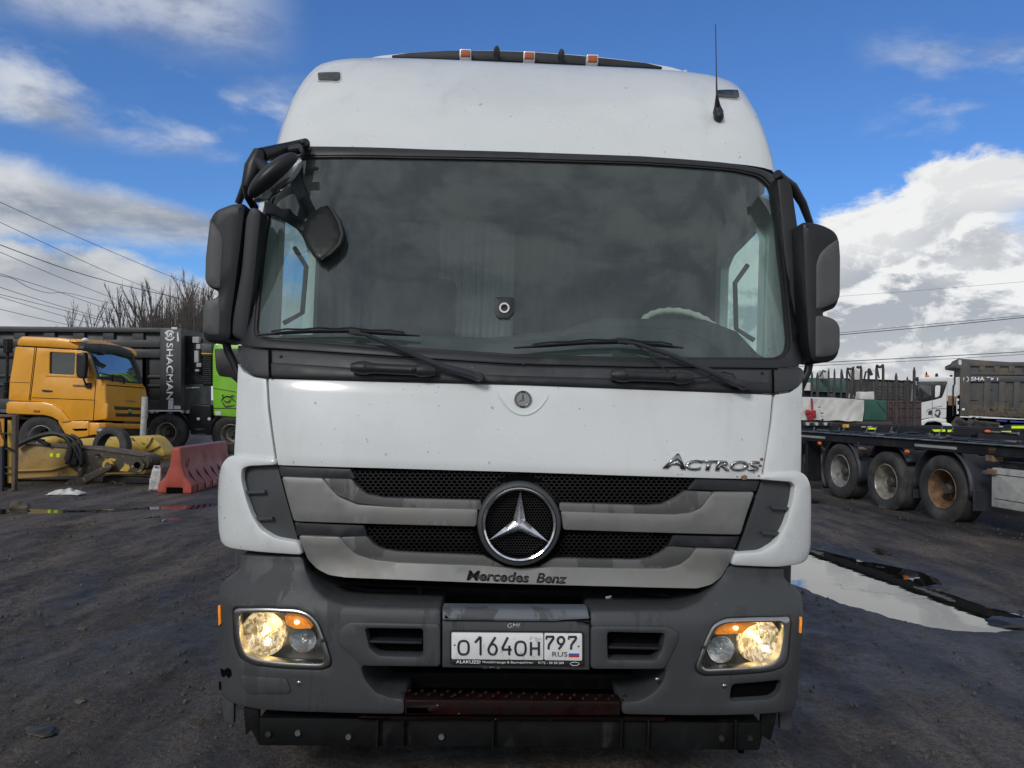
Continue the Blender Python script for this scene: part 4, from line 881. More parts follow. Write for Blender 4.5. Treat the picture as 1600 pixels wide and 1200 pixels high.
# dashboard with its hump over the instruments
dp = [(-1.2, 1.80), (-1.1, 1.86), (-.7, 1.875), (-.15, 1.88), (.0, 1.90), (.2, 1.93), (.35, 1.99), (.85, 2.00), (1.0, 1.95), (1.10, 1.85), (1.2, 1.80), (1.2, 1.3), (-1.2, 1.3)]
MB().prism([(a, b-.02) for a, b in dp], 1, .52, .95).build('dashboard', 'dash_grey', T, bev=.03)
sw = V((.84, 1.0, 1.965)); q = Euler((R(-50), 0, 0)).to_matrix()
ring = [sw+q @ V((cos(a)*.205, 0, sin(a)*.205)) for a in [i*2*pi/48 for i in range(49)]]
MB().tube(ring, [.020 if i % 2 else .0145 for i in range(49)], 10, caps=False).build('steering_wheel', 'wheel_cover', T)
MB().tube([sw, sw+q @ V((0, .1, -.0))+V((0, 0, -.3))], .05, 10).build('steering_column', 'interior_dark', T)
for x in (-.62, .66):
    s_ = MB().box((x, 1.45, 1.50), (.52, .5, .14)).build('seat', 'seat_cloth', T, bev=.05)
    MB().box((x, 1.62, 1.95), (.50, .14, .72), (R(-8), 0, 0)).build('backrest', 'seat_cloth', s_, bev=.06)
    MB().box((x, 1.66, 2.40), (.28, .10, .2), (R(-8), 0, 0)).build('headrest', 'seat_cloth', s_, bev=.05)
# dash camera behind the glass, wires and streaks
dc = panel('dash_camera', 'black_plastic', TS, [(773, 464), (803, 464), (803, 488), (796, 497), (779, 497), (773, 489)], off=-.006, t=.012, r=.003, g=.03, rc=.01)
q0 = ts(788, 481, -.012); MB().lathe([(.022, 0), (.022, -.004), (.015, -.004)], q0+V((0, -.002, 0)), 1, 24).build('camera_ring', 'pale_text', dc)
for L, r_ in (([(943, 292), (937, 330), (934, 370), (928, 410)], .0012), ([(1000, 512), (1050, 513), (1090, 525), (1118, 545), (1130, 556)], .0018), ([(820, 512), (900, 513), (1000, 512)], .0015)):
    MB().tube([ts(u, v, .012) for u, v in L], r_, 5).build('windscreen_crack' if r_ < .0014 else 'charger_wire', 'rubber_seal', T)
# ---- mirrors
for side, hs, s1, s2 in ((-1, [(335, 326), (361, 316), (378, 316), (384, 322), (378, 375), (370, 440), (362, 500), (362, 524), (355, 535), (322, 534), (314, 525), (314, 480), (320, 468), (337, 463), (338, 454), (325, 448), (319, 440), (319, 400), (326, 338)],
        [(327, 339), (335, 348), (346, 364), (349, 380), (344, 452), (332, 450), (322, 444), (319, 436), (320, 400)], [(316, 478), (322, 469), (338, 465), (345, 464), (343, 525), (322, 523), (315, 516)]),
        (1, [(1253, 346), (1270, 345), (1290, 350), (1306, 358), (1314, 370), (1316, 430), (1315, 466), (1309, 480), (1290, 487), (1290, 492), (1309, 499), (1315, 510), (1315, 550), (1308, 562), (1290, 567), (1268, 567), (1262, 540), (1257, 440)],
        [(1312, 371), (1296, 381), (1282, 394), (1275, 412), (1275, 485), (1287, 482), (1308, 473), (1314, 463), (1314.5, 400)], [(1274, 492), (1292, 493), (1308, 500), (1314, 511), (1314, 545), (1306, 556), (1274, 560)])):
    P = plane(T, 1, .30)
    mr_ = panel('door_mirror', 'mirror_black', P, hs, t=.16, r=.028, g=.05, rc=.03)
    panel('mirror_shell', 'mirror_shell', P, s1, off=-.006, t=.05, r=.012, g=.04, rc=.02, parent=mr_); panel('mirror_shell', 'mirror_shell', P, s2, off=-.006, t=.05, r=.012, g=.04, rc=.02, parent=mr_)
    gp = P.par(*hs[4], 0); cx = sum(P.par(*q, 0)[0] for q in hs)/len(hs)
    MB().bb(cx-.07, cx+.07, .462, .466, 1.98, 2.28).bb(cx-.07, cx+.07, .462, .466, 1.80, 1.93).build('mirror_glass', 'chrome', mr_)
    if side < 0:
        arms = [[(470, 232), (430, 240), (404, 248), (390, 272), (372, 318)], [(352, 528), (356, 548), (366, 568), (372, 585)]]
    else:
        arms = [[(1214, 272), (1222, 280), (1238, 292), (1254, 318), (1266, 350)], [(1266, 560), (1262, 580), (1254, 598), (1248, 612)]]
    MB().tube([T.on(u, v, 1, .42+.03*i) for i, (u, v) in enumerate(arms[0])][::-1], [.016, .02, .024, .024, .022], 10).build('mirror_arm_or_reflection', 'mirror_black', T)
    MB().tube([T.on(u, v, 1, .40) for u, v in arms[1]], .018, 10).build('mirror_arm_or_reflection', 'mirror_black', T)
panel('pillar_fairing', 'black_plastic', plane(T, 1, .42), [(1214, 274), (1230, 274), (1238, 290), (1254, 400), (1268, 540), (1262, 562), (1244, 540), (1226, 400)], t=.1, r=.01, g=.1, rc=.02)
panel('pillar_fairing', 'black_plastic', plane(T, 1, .30), [(408, 328), (392, 322), (384, 340), (377, 420), (363, 500), (362, 525), (384, 535), (398, 430)], t=.1, r=.008, g=.1, rc=.02)
# front mirror on its bracket over the left corner
MB().tube([T.on(u, v, 1, y) for u, v, y in ((478, 224, .56), (455, 230, .47), (430, 236, .38), (408, 243, .31))], [.024, .026, .028, .034], 10).build('mirror_bracket', 'mirror_black', T)
MB().tube([T.on(u, v, 1, y) for u, v, y in ((406, 238, .31), (396, 262, .29), (388, 290, .29), (388, 308, .33), (398, 325, .40))], [.030, .040, .030, .018, .018], 10).build('mirror_bracket', 'mirror_black', T)
MB().tube([T.on(u, v, 1, y) for u, v, y in ((404, 255, .29), (418, 268, .26), (424, 278, .22))], [.03, .028, .02], 10).build('mirror_stalk', 'mirror_black', T)
MB().ell(T.on(473, 222, 1, .49), (.014, .01, .014), 10, 6).build('bracket_screw', 'rubber_seal', T)
p0 = T.on(427, 274, 1, .24)
fm = MB().ell(p0, (.046, .072, .135), 24, 16, (R(0), R(44), R(8))).build('front_mirror', 'mirror_black', T)
fm2 = MB().ell(p0+V((.012, .03, -.012)), (.040, .072, .135), 24, 12, (0, R(44), R(8))).build('front_mirror_glass', 'chrome', fm)
# solid shape added for the front mirror's reflection in the glass, with its arms
hm = panel('mirror_reflection', 'reflection_dark', TS, [(492, 327), (507, 319), (520, 324), (532, 345), (537, 365), (532, 382), (517, 397), (500, 407), (490, 402), (475, 377), (470, 365), (477, 342)], off=-.045, t=.035, r=.014, g=.03, rc=.02)
panel('reflection_rim', 'rubber_seal', TS, [(507, 319), (520, 324), (532, 345), (537, 365), (532, 382), (517, 397), (500, 407), (514, 393), (527, 380), (532, 365), (527, 347), (517, 328)], off=-.05, t=.02, r=.004, g=.03, rc=.01, parent=hm)
panel('mirror_arm_or_reflection', 'reflection_dark', TS, [(446, 240), (463, 240), (468, 276), (478, 300), (494, 330), (480, 345), (466, 318), (452, 285)], off=-.035, t=.022, r=.007, g=.03, rc=.01)  # upper arm of the reflection, an added solid shape
panel('mirror_arm_or_reflection', 'reflection_dark', TS, [(412, 314), (424, 316), (440, 326), (453, 325), (456, 332), (480, 348), (474, 364), (452, 350), (430, 336), (412, 333)], off=-.030, t=.022, r=.007, g=.03, rc=.01)  # lower arm of the reflection, added likewise
# ---- chassis and wheels
for x in (-.42, .42): MB().bb(x-.04, x+.04, .4, 6.2, .75, 1.0).build('chassis_rail', 'steel_dark', T)
MB().bb(-1.0, 1.0, 1.4, 1.54, .42, .56).build('front_axle', 'steel_dark', T)
for sx in (-1, 1):
    wheel(T, (sx*1.02, 1.47, .5), 0, sx, .5, .3, 'rim_grey'); wheel(T, (sx*.98, 5.0, .5), 0, sx, .5, .52, 'rim_grey')
    MB().bb(sx*1.22, sx*.82, .9, 2.1, 1.02, 1.06).build('wheel_arch', 'black_plastic', T, bev=.02)
MB().bb(-1.24, 1.24, 2.9, 9.5, 1.05, 3.2).build('load_body', 'dump_grey', T, bev=.03)
MB().bb(-1.2, 1.2, .6, 2.2, .55, .94).build('engine_block', 'void_black', T)
# ================================================================== LEFT SIDE OF THE YARD
q6 = lambda *p: zo(p, 0, 480, 6.667)
q7 = lambda *p: zo(p, 0, 640, 6.667)
q8 = lambda *p: zo(p, 200, 500, 4.283)
FP = dict(g=.45, r=.012)
# ---- orange truck, its side to the camera, nose to the right
Kz = Frame('truck', (-9.55, 18.0, 0), (0, 0, 0), 'orange sleeper-cab truck parked side-on behind the dismantled yellow digger arms', 'truck')
KS, KF = plane(Kz, 1, 0), plane(Kz, 0, 0, -1)
DW, DQ = q6((517, 465), (786, 480), (772, 706), (512, 696)), q6((893, 500), (930, 714), (888, 716), (870, 700))
cs = panel('cab_side', 'orange_paint', KS, q6((88, 970), (100, 780), (160, 410), (500, 425), (935, 455), (990, 600), (1038, 745), (1090, 765), (1098, 1000), (1120, 1010), (1112, 1165), (970, 1180), (730, 1180), (660, 1090), (540, 1004), (430, 984)), [DW, DQ], t=.06, rc=.05, hrc=.04, **FP)
panel('cab_roof', 'orange_paint', KS, q6((162, 404), (180, 330), (215, 300), (600, 314), (850, 345), (905, 380), (925, 450), (500, 420)), off=-.03, t=2.35, rc=.08, g=.6, r=.06)
panel('roof_cap', 'orange_paint', KF, q6((850, 360), (870, 332), (1060, 345), (1250, 398), (1330, 440), (1000, 430)), off=.25, t=.3, rc=.05, **FP)
panel('door_window', 'truck_glass', KS, DW, off=.035, t=.01, r=0, g=.5, side=False, parent=cs); panel('door_window', 'truck_glass', KS, DQ, off=.035, t=.01, r=0, g=.5, side=False, parent=cs)
panel('window_frame', 'orange_paint', KS, q6((470, 712), (475, 560), (500, 448), (800, 462), (880, 470), (960, 715), (955, 735), (480, 722)), [DW, DQ], off=-.018, t=.03, r=.008, g=.4, rc=.04, hrc=.04, parent=cs)
for P in (q6((376, 420), (384, 420), (318, 975), (310, 975)), q6((360, 420), (366, 420), (304, 970), (298, 970)), q6((994, 765), (1000, 765), (975, 1180), (969, 1180)), q6((105, 780), (310, 785), (310, 789), (105, 784)), q6((330, 940), (985, 965), (985, 971), (330, 946)), q6((165, 402), (930, 448), (930, 454), (165, 408))):
    panel('seam', 'void_black', KS, P, off=-.004, t=.01, r=0, g=.5, rc=0, parent=cs)
panel('fender', 'orange_paint', KS, q6((62, 1000), (85, 980), (440, 987), (545, 1008), (640, 1070), (715, 1168), (735, 1190), (640, 1205), (600, 1180), (540, 1145), (460, 1125), (60, 1110)), off=-.06, t=.3, rc=.04, g=.3, r=.03)
panel('fender_tail', 'orange_paint', KS, q7((600, 112), (925, 122), (925, 275), (850, 290), (700, 288), (655, 215), (615, 150)), off=-.02, t=.3, rc=.04, g=.3, r=.02)
panel('entry_step', 'void_black', KS, q7((745, 200), (910, 195), (905, 218), (780, 222)), off=-.03, t=.03, rc=.02, g=.3, r=.003)
panel('wheel_arch', 'void_black', KS, q7((60, 60), (400, 70), (600, 120), (690, 290), (160, 330)), off=.32, t=.02, r=0, g=.5)
panel('side_reflector', 'amber_roof', KS, q6((348, 1068), (410, 1070), (410, 1095), (348, 1093)), off=-.075, t=.02, r=.003, g=.3, rc=.01)
panel('door_handle', 'black_plastic', KS, q6((430, 858), (500, 862), (540, 868), (538, 880), (440, 880)), off=-.03, t=.04, r=.008, g=.3, rc=.02, parent=cs)
hb = panel('number_strip', 'ink_black', KS, q6((758, 806), (872, 810), (872, 830), (758, 826)), off=-.012, t=.012, r=.002, g=.3, rc=.01, parent=cs)
text('strip_lettering', '65116', 'pale_text', KS, q6((766, 811), (862, 814), (862, 826), (766, 823)), off=-.014, th=.004, bold=.0, space=1.3, parent=hb)
def _kw(u, v, off=0):
    d = Kz.d(u, v); x = 0
    for i in range(8): p = Kz.e+d*((x-Kz.e.x)/d.x); x += ((-(p.z-1.95)*.42-off)-x)*.7
    return (p.y, p.z)
KW = Surf(Kz, lambda a, b, off: V((-(b-1.95)*.42-off, a, b)), _kw)
# front face
fr_ = panel('cab_front', 'orange_shaded', KF, q6((1062, 745), (1480, 792), (1515, 835), (1545, 1010), (1545, 1150), (1520, 1195), (1092, 1180), (1096, 1000), (1085, 770)), t=.06, rc=.06, **FP)
panel('windscreen', 'truck_glass', KW, q6((945, 455), (1200, 470), (1385, 520), (1440, 640), (1480, 790), (1260, 768), (1040, 742), (990, 600)), off=.05, t=.02, g=.5, rc=.04, r=.004)
panel('windscreen_frame', 'ink_black', KW, q6((930, 440), (1200, 458), (1395, 510), (1450, 640), (1490, 798), (1260, 778), (1032, 750), (980, 600)), [q6((950, 465), (1200, 478), (1375, 525), (1425, 640), (1470, 780), (1260, 760), (1046, 736), (1000, 600))], off=-.0, t=.06, rc=.04, **FP)
panel('bonnet_seam', 'void_black', KF, q6((1100, 805), (1505, 838), (1505, 846), (1100, 813)), off=-.006, t=.01, r=0, g=.5, rc=0)
for P in (q6((1195, 1030), (1480, 1046), (1480, 1072), (1200, 1066)), q6((1205, 1102), (1480, 1112), (1480, 1142), (1212, 1138))): panel('grille_slot', 'ink_black', KF, P, off=-.01, t=.012, r=.002, g=.4, rc=.01)
panel('front_badge', 'dull_chrome', KF, q6((1342, 1062), (1368, 1064), (1368, 1115), (1342, 1113)), off=-.02, t=.02, r=.004, g=.3, rc=.03)
text('front_lettering', 'KAMAZ', 'dull_chrome', KF, q6((1306, 966), (1418, 972), (1418, 986), (1306, 980)), off=-.008, th=.006, bold=.02)
panel('sun_visor', 'black_plastic', KF, q6((872, 440), (890, 380), (1060, 380), (1250, 402), (1370, 455), (1402, 500), (1385, 535), (1250, 492), (1120, 470), (1080, 505), (1040, 470), (930, 458)), off=-.16, t=.14, rc=.04, g=.3, r=.01)
for u, v in ((1062, 358), (1110, 366), (1150, 376)): p = KF.pos(*KF.par(*q6((u, v))[0], .4), .4); MB().ell(p, (.05, .06, .05), 10, 6).build('roof_lamp', 'amber_roof', Kz)
p = KF.pos(*KF.par(*q6((888, 345))[0], .2), .2); MB().ell(p, (.07, .09, .06), 10, 6).build('beacon', 'decal_white', Kz)
for a, b in (((1030, 685), (1170, 715)), ((1170, 705), (1290, 740))):
    MB().tube([KF.pos(*KF.par(*q6(a)[0] if 0 else q6(a)[0], -.06), -.06), KF.pos(*KF.par(*q6(b)[0], -.06), -.06), KF.pos(*KF.par(*q6((b[0]+5, b[1]+60))[0], -.04), -.04)], .018, 6).build('wiper', 'ink_black', Kz)
panel('mirror', 'mirror_black', plane(Kz, 1, -.30), q6((790, 476), (880, 466), (893, 520), (890, 620), (876, 735), (862, 745), (800, 735), (786, 680)), t=.12, r=.03, g=.3, rc=.05)
MB().tube([Kz.on(*q6((870, 740))[0], 1, -.25), Kz.on(*q6((885, 785))[0], 1, -.12), Kz.on(*q6((905, 815))[0], 1, -.03)], .022, 8).build('mirror_arm_or_reflection', 'mirror_black', Kz)
panel('mirror_mount', 'mirror_black', KS, q6((875, 788), (942, 788), (935, 845), (880, 840)), off=-.06, t=.08, r=.01, g=.3, rc=.02)
MB().ell(Kz.on(*q6((600, 508))[0], 1, .12), (.20, .05, .055), 12, 8).ell(Kz.on(*q6((700, 535))[0], 1, .3), (.2, .05, .09), 12, 8).build('inside_visor', 'ink_black', Kz)
# bumper and lamp
panel('bumper', 'orange_paint', KS, q7((925, 135), (1110, 140), (1110, 262), (960, 262), (930, 275)), off=-.04, t=.3, rc=.03, g=.4, r=.02)
panel('bumper', 'orange_shaded', KF, q7((1100, 140), (1530, 152), (1530, 205), (1100, 195)), off=-.12, t=.15, rc=.03, g=.4, r=.02)
panel('bumper_opening', 'ink_black', KF, q7((1060, 195), (1530, 205), (1530, 285), (1060, 285)), off=-.04, t=.05, rc=.0, g=.4, r=.003)
MB().ell(Kz.on(*q7((1045, 225))[0], 0, .1), (.05, .14, .10), 12, 8).build('headlamp', 'reflector_clear', Kz); MB().ell(Kz.on(*q7((1500, 225))[0], 0, .1), (.05, .14, .10), 12, 8).build('headlamp', 'reflector_clear', Kz)
panel('corner_lamp', 'amber_roof', KF, q6((1520, 1020), (1545, 1024), (1545, 1120), (1522, 1115)), off=-.03, t=.04, rc=.02, g=.4, r=.01)
L0 = KS.par(*q7((400, 360))[0])
wheel(Kz, (L0[0], .22, .53), 1, -1, .53, .32, 'rim_grey'); wheel(Kz, (L0[0], 2.15, .53), 1, 1, .53, .32, 'rim_grey')
MB().bb(-2.1, -.5, 2.26, 2.30, .9, 2.2).build('cab_side_panel', 'orange_paint', Kz); MB().bb(-2.10, -2.05, .1, 2.2, 1.0, 2.5).build('cab_back', 'orange_paint', Kz)
MB().bb(-2.25, -.2, .15, 2.25, .95, 1.0).build('cab_floor', 'ink_black', Kz); MB().box((-1.3, .65, 1.75), (.3, .5, .7)).box((-1.2, .65, 1.4), (.5, .5, .14)).build('seat', 'seat_cloth', Kz, bev=.05)
MB().bb(-8, -.3, .8, .88, .75, 1.0).bb(-8, -.3, 1.5, 1.58, .75, 1.0).build('chassis_rail', 'steel_dark', Kz)
st = [Kz.on(*q6(p)[0], 1, .5) for p in ((85, 335), (85, 475))]; MB().cyl(st[0], st[1], .1, n=14).build('exhaust_shield', 'steel_dark', Kz)
mb = MB()
for i in range(7):
    for j in range(3): mb.ell(st[0].lerp(st[1], (i+.5)/7)+V((-.05+j*.05, -.095+.01*abs(j-1), 0)), (.013, .01, .018), 6, 4)
mb.build('shield_holes', 'void_black', Kz, kind='stuff')
a, b = Kz.on(*q6((78, 475))[0], 1, .5), Kz.on(*q6((72, 780))[0], 1, .5); MB().cyl(a, b, .035, n=10).build('exhaust_pipe', 'steel_dark', Kz)
a, b = Kz.on(*q6((70, 780))[0], 1, .5), Kz.on(*q6((60, 950))[0], 1, .5); MB().tube([a.lerp(b, i/18) for i in range(19)], [.075 if i % 2 else .055 for i in range(19)], 12).build('exhaust_bellows', 'steel_dark', Kz)
# ---- black tipper with a green cab, behind
Gs = Frame('truck', (-10.0, 21.8, 0), (0, 0, 0), 'black ribbed tipper with a lime green cab, white lettering running down its body', 'truck')
S0 = lambda o=0: plane(Gs, 1, o)
panel('tipper_side', 'dump_grey', S0(.16), [(-60, 510), (283, 513), (283, 641), (-60, 638)], t=2.2, r=.01, g=1.5, rc=0)
panel('top_rail', 'dump_grey', S0(), [(-60, 509), (284, 512.5), (284, 519.5), (-60, 518)], t=.25, r=.015, g=1.5, rc=0)
zz = lambda v: v/6.667+480
for (a, b) in ((335, 412), (432, 520)): panel('side_rail', 'dump_grey', S0(.05), [(-60, zz(a)-1), (250, zz(a)+1), (250, zz(b)+1), (-60, zz(b)-1)], t=.15, r=.01, g=1.5, rc=0)
for (a, b) in ((705, 730), (800, 822)): panel('side_rib', 'dump_grey', S0(.10), [(-60, zz(a)-1), (250, zz(a)+1), (250, zz(b)+1), (-60, zz(b)-1)], t=.1, r=.01, g=1.5, rc=0)
panel('bottom_rail', 'dump_grey', S0(.03), [(-60, 623), (250, 625), (250, 641), (-60, 639)], t=.15, r=.01, g=1.5, rc=0)
for i in range(-1, 6):
    x = (130+i*308)/6.667-44; panel('side_post', 'dump_grey', S0(.06), [(x, 517), (x+17.5, 517), (x+17.5, 534), (x, 534)], t=.1, r=.01, g=1.5, rc=0); panel('side_post', 'dump_grey', S0(.06), [(x+46, 534), (x+59, 534), (x+59, 632), (x+46, 632)] if i < 4 else [(222, 534), (229, 534), (229, 632), (222, 632)], t=.1, r=.01, g=1.5, rc=0)
panel('end_plate', 'dump_grey', S0(-.01), [(250, 513), (283, 513.5), (283, 640), (250, 640)], t=.2, r=.012, g=1.5, rc=0)
panel('edge_strip', 'decal_white', S0(-.03), q8((140, 603), (358, 604), (358, 613), (140, 612)), t=.05, r=.004, g=1.5, rc=0)
TX = S0(-.016)
text('body_lettering', 'SHACMAN', 'decal_white', TX, q8((303, 155), (303, 535), (258, 535), (258, 155)), off=0, th=.008, bold=.018)
def ringlet(c, r1, r2, S, m, par, n=20, a0=0, a1=2*pi):
    P = [(c[0]+r1*cos(a0+(a1-a0)*i/n), c[1]+r1*sin(a0+(a1-a0)*i/n)) for i in range(n+1)] + [(c[0]+r2*cos(a1-(a1-a0)*i/n), c[1]+r2*sin(a1-(a1-a0)*i/n)) for i in range(n+1)]
    return panel('round_mark', m, S, P, t=.008, r=0, g=.5, rc=0, parent=par)
c0 = q8((278, 103))[0]
ringlet(c0, 8.3, 6.0, TX, 'decal_white', Gs, 16, .3, 2.7); ringlet(c0, 8.3, 6.0, TX, 'decal_white', Gs, 16, 3.5, 5.8)
text('round_mark_letter', 'S', 'decal_white', TX, [(c0[0]+4.8, c0[1]-4.5), (c0[0]+4.8, c0[1]+4.5), (c0[0]-4.8, c0[1]+4.5), (c0[0]-4.8, c0[1]-4.5)], off=0, th=.008, bold=.05)
for P in (q8((290, 47), (328, 48), (328, 62), (292, 62)), q8((327, 82), (336, 82), (342, 142), (328, 145)), q8((270, 537), (303, 537), (302, 597), (268, 598)), q8((308, 573), (350, 575), (353, 597), (308, 597))):
    panel('worn_sticker', 'worn_decal', TX, P, t=.006, r=0, g=1, rc=0)
# green cab
GC = panel('cab', 'green_paint', S0(), q8((566, 230), (575, 160), (640, 157), (900, 157), (900, 660), (572, 640), (572, 590), (566, 480)), t=2.3, r=.02, g=.8, rc=.06)
panel('cab_window', 'ink_black', S0(-.01), q8((580, 192), (900, 192), (900, 470), (740, 430), (690, 385), (610, 375), (588, 330)), t=.03, r=.008, g=.8, rc=.05, parent=GC)
panel('cab_seam', 'ink_black', S0(-.004), q8((572, 455), (725, 480), (725, 485), (572, 460)), t=.01, r=0, g=.8, rc=0, parent=GC)
panel('cab_seam', 'ink_black', S0(-.004), q8((570, 588), (900, 590), (900, 596), (570, 594)), t=.01, r=0, g=.8, rc=0, parent=GC)
for L in (((625, 545), (640, 520), (665, 512), (690, 515), (705, 535), (720, 548)), ((640, 535), (655, 550), (680, 545), (690, 525)), ((632, 550), (650, 578), (685, 575), (715, 570)), ((670, 520), (700, 505), (715, 512)), ((640, 515), (630, 505), (645, 500))):
    MB().tube([S0().pos(*S0().par(*q8(p)[0]), -.01) for p in L], [.01]+[.03]*(len(L)-2)+[.01], 6, flat=.3).build('door_drawing', 'ink_black', GC)
panel('step_light', 'worn_decal', S0(-.012), q8((583, 612), (622, 612), (622, 638), (583, 638)), t=.01, r=.002, g=1, rc=0, parent=GC)
ab = panel('air_filter', 'vent_grey', S0(.2), q8((488, 155), (562, 160), (562, 222), (490, 220)), t=.5, r=.02, g=1, rc=.03); panel('air_filter_band', 'yellow_mark', S0(.19), q8((488, 220), (562, 222), (562, 230), (490, 228)), t=.1, r=.004, g=1, rc=0, parent=ab)
panel('intake_box', 'beam_black', S0(.22), q8((500, 232), (560, 232), (560, 440), (500, 440)), t=.4, r=.02, g=1, rc=.02)
q = MB()
for i in range(6):
    for j in range(14): u, v = 506+i*9+(4 if j % 2 else 0), 240+j*14; q.ell(S0(.2).pos(*S0(.2).par(*q8((u, v))[0]), 0), (.016, .01, .02), 6, 4)
q.build('intake_holes', 'vent_grey', Gs, kind='stuff')
for P in (q8((430, 112), (475, 112), (472, 155), (430, 152)), q8((455, 160), (485, 162), (485, 195), (455, 193)), q8((443, 205), (472, 205), (472, 285), (443, 283)), q8((457, 288), (490, 288), (490, 315), (457, 315)), q8((448, 330), (475, 330), (475, 345), (448, 345))):
    panel('tank_bracket', 'reflective_grey', S0(.3), P, t=.2, r=.012, g=1, rc=.01)
panel('cab_back_frame', 'steel_dark', S0(.45), q8((352, 100), (566, 120), (566, 420), (352, 430)), t=.3, r=.01, g=1, rc=0)
panel('chassis_rail', 'steel_dark', S0(.5), [(-60, 645), (420, 647), (420, 668), (-60, 668)], t=1.2, r=.01, g=1, rc=0)
panel('fuel_tank', 'steel_dark', S0(.1), q8((415, 560), (555, 570), (555, 770), (415, 765)), t=.7, r=.03, g=1, rc=.05)
for u, v in ((470, 663), (543, 663)): MB().ell(S0(.09).pos(*S0(.09).par(*q8((u, v))[0]), 0), (.05, .02, .05), 10, 6).build('tank_cap', 'decal_white', Gs)
for P in (q8((450, 728), (520, 728), (520, 736), (450, 736)), q8((455, 762), (515, 762), (515, 770), (455, 770)), q8((385, 450), (480, 448), (480, 458), (385, 460))): panel('bracket', 'steel_worn', S0(.08), P, t=.05, r=.004, g=1, rc=0)
for u in (262, 362, -30):
    a = S0(.15).par(u, 680); wheel(Gs, (a[0], .2, .54), 1, -1, .54, .32, 'rim_silver')
for u in (262, -30): a = S0(.15).par(u, 680); MB().tube([V((a[0]+.62*cos(t_), .25, .54+.62*sin(t_))) for t_ in [pi*.05+i*pi*.9/10 for i in range(11)]], .05, 6).build('wheel_guard', 'steel_dark', Gs)
a = S0(0).par(362, 690); MB().tube([V((a[0]+.66*cos(t_), .05, .54+.66*sin(t_))) for t_ in [pi*.5+i*pi*.5/8 for i in range(9)]], .05, 6).build('wheel_guard', 'steel_dark', Gs)
# ---- dismantled digger arm, nearest
def leaf(name, loc, label, cat, **k): return Frame(name, loc, (0, 0, 0), label, cat, **k)
g0 = ground(60, 752)
A1 = leaf('excavator_boom', (g0.x, 13.6, 0), 'yellow digger arm lying on the ground with its right half caked in dark grime', 'digger arm')
P1 = lambda o=0: plane(A1, 1, o)
arm = panel('arm_beam', 'arm_yellow', P1(), q7((-80, 390), (160, 372), (290, 356), (560, 385), (720, 402), (850, 440), (870, 670), (820, 680), (160, 722), (-80, 726)), t=.45, r=.012, g=.5, rc=.02)
panel('arm_beam', 'arm_grime', P1(-.004), q7((690, 398), (960, 405), (1300, 450), (1540, 488), (1565, 530), (1550, 590), (1480, 635), (1380, 652), (1100, 658), (830, 676), (720, 600), (660, 520)), t=.46, r=.012, g=.3, rc=.04)
panel('top_plate', 'frame_rust', P1(-.03), q7((250, 352), (560, 378), (960, 398), (1300, 446), (1500, 480), (1500, 492), (960, 416), (560, 392), (250, 362)), t=.52, r=.004, g=.5, rc=0)
panel('bottom_plate', 'arm_yellow', P1(-.03), q7((160, 690), (820, 672), (820, 684), (160, 722)), t=.5, r=.004, g=.5, rc=0)
panel('warning_sticker', 'neon_yellow', P1(-.004), q7((522, 458), (548, 450), (550, 492), (520, 488)), t=.004, r=0, g=.5, rc=0); panel('warning_sticker', 'neon_yellow', P1(-.004), q7((585, 462), (625, 452), (620, 495), (590, 500)), t=.004, r=0, g=.5, rc=0)
for u, v, r1, r2, m in ((1142, 575, .095, .05, 'boom_yellow'), (1448, 578, .12, .06, 'arm_grime')):
    c0 = P1().pos(*P1().par(*q7((u, v))[0]), 0)
    k = MB().lathe([(r2, .02), (r2, -.07), (r1, -.07), (r1, .03)], c0, 1, 28).build('pin_boss', m, A1)
    MB().cyl(c0+V((0, -.03, 0)), c0+V((0, .05, 0)), r2*1.01, n=20).build('pin', 'void_black' if u > 1200 else 'rust_metal', k)
    if u < 1200: MB().lathe([(.0, -.10), (.035, -.10), (.04, -.06)], c0, 1, 16).build('pin_end', 'steel_worn', k)
panel('paint_patch', 'boom_yellow', P1(-.008), q7((1095, 560), (1110, 520), (1150, 505), (1210, 515), (1200, 535), (1120, 560), (1100, 600), (1075, 610)), t=.004, r=0, g=.3, rc=.01); panel('paint_patch', 'boom_yellow', P1(-.008), q7((1240, 640), (1290, 590), (1300, 560), (1340, 570), (1355, 610), (1330, 645)), t=.004, r=0, g=.3, rc=.02)
panel('link_bar', 'arm_grime', P1(-.16), q7((690, 800), (720, 750), (780, 740), (1080, 580), (1130, 560), (1170, 590), (1150, 625), (900, 760), (790, 825), (720, 830)), t=.08, r=.01, g=.3, rc=.04)
c0 = P1(-.17).pos(*P1(-.17).par(*q7((738, 785))[0]), 0); MB().lathe([(0, -.05), (.035, -.05), (.04, -.02), (.085, -.02), (.09, .08)], c0, 1, 24).build('pin_boss', 'arm_grime', A1)
panel('lower_link', 'arm_grime', P1(.1), q7((800, 810), (900, 765), (1100, 750), (1180, 738), (1280, 745), (1305, 790), (1270, 830), (1150, 838), (1090, 870), (990, 872), (960, 830), (860, 850)), t=.25, r=.012, g=.3, rc=.04)
c0 = P1(.09).pos(*P1(.09).par(*q7((1180, 785))[0]), 0); MB().lathe([(.045, .0), (.045, -.03), (.085, -.03), (.09, .02)], c0, 1, 24).build('pin_boss', 'arm_grime', A1); MB().cyl(c0+V((0, -.012, 0)), c0+V((0, -.006, 0)), .044).build('pin', 'void_black', A1)
def pts(S, L, f=q7): return [S.pos(*S.par(*f(p)[0]), 0) for p in L]
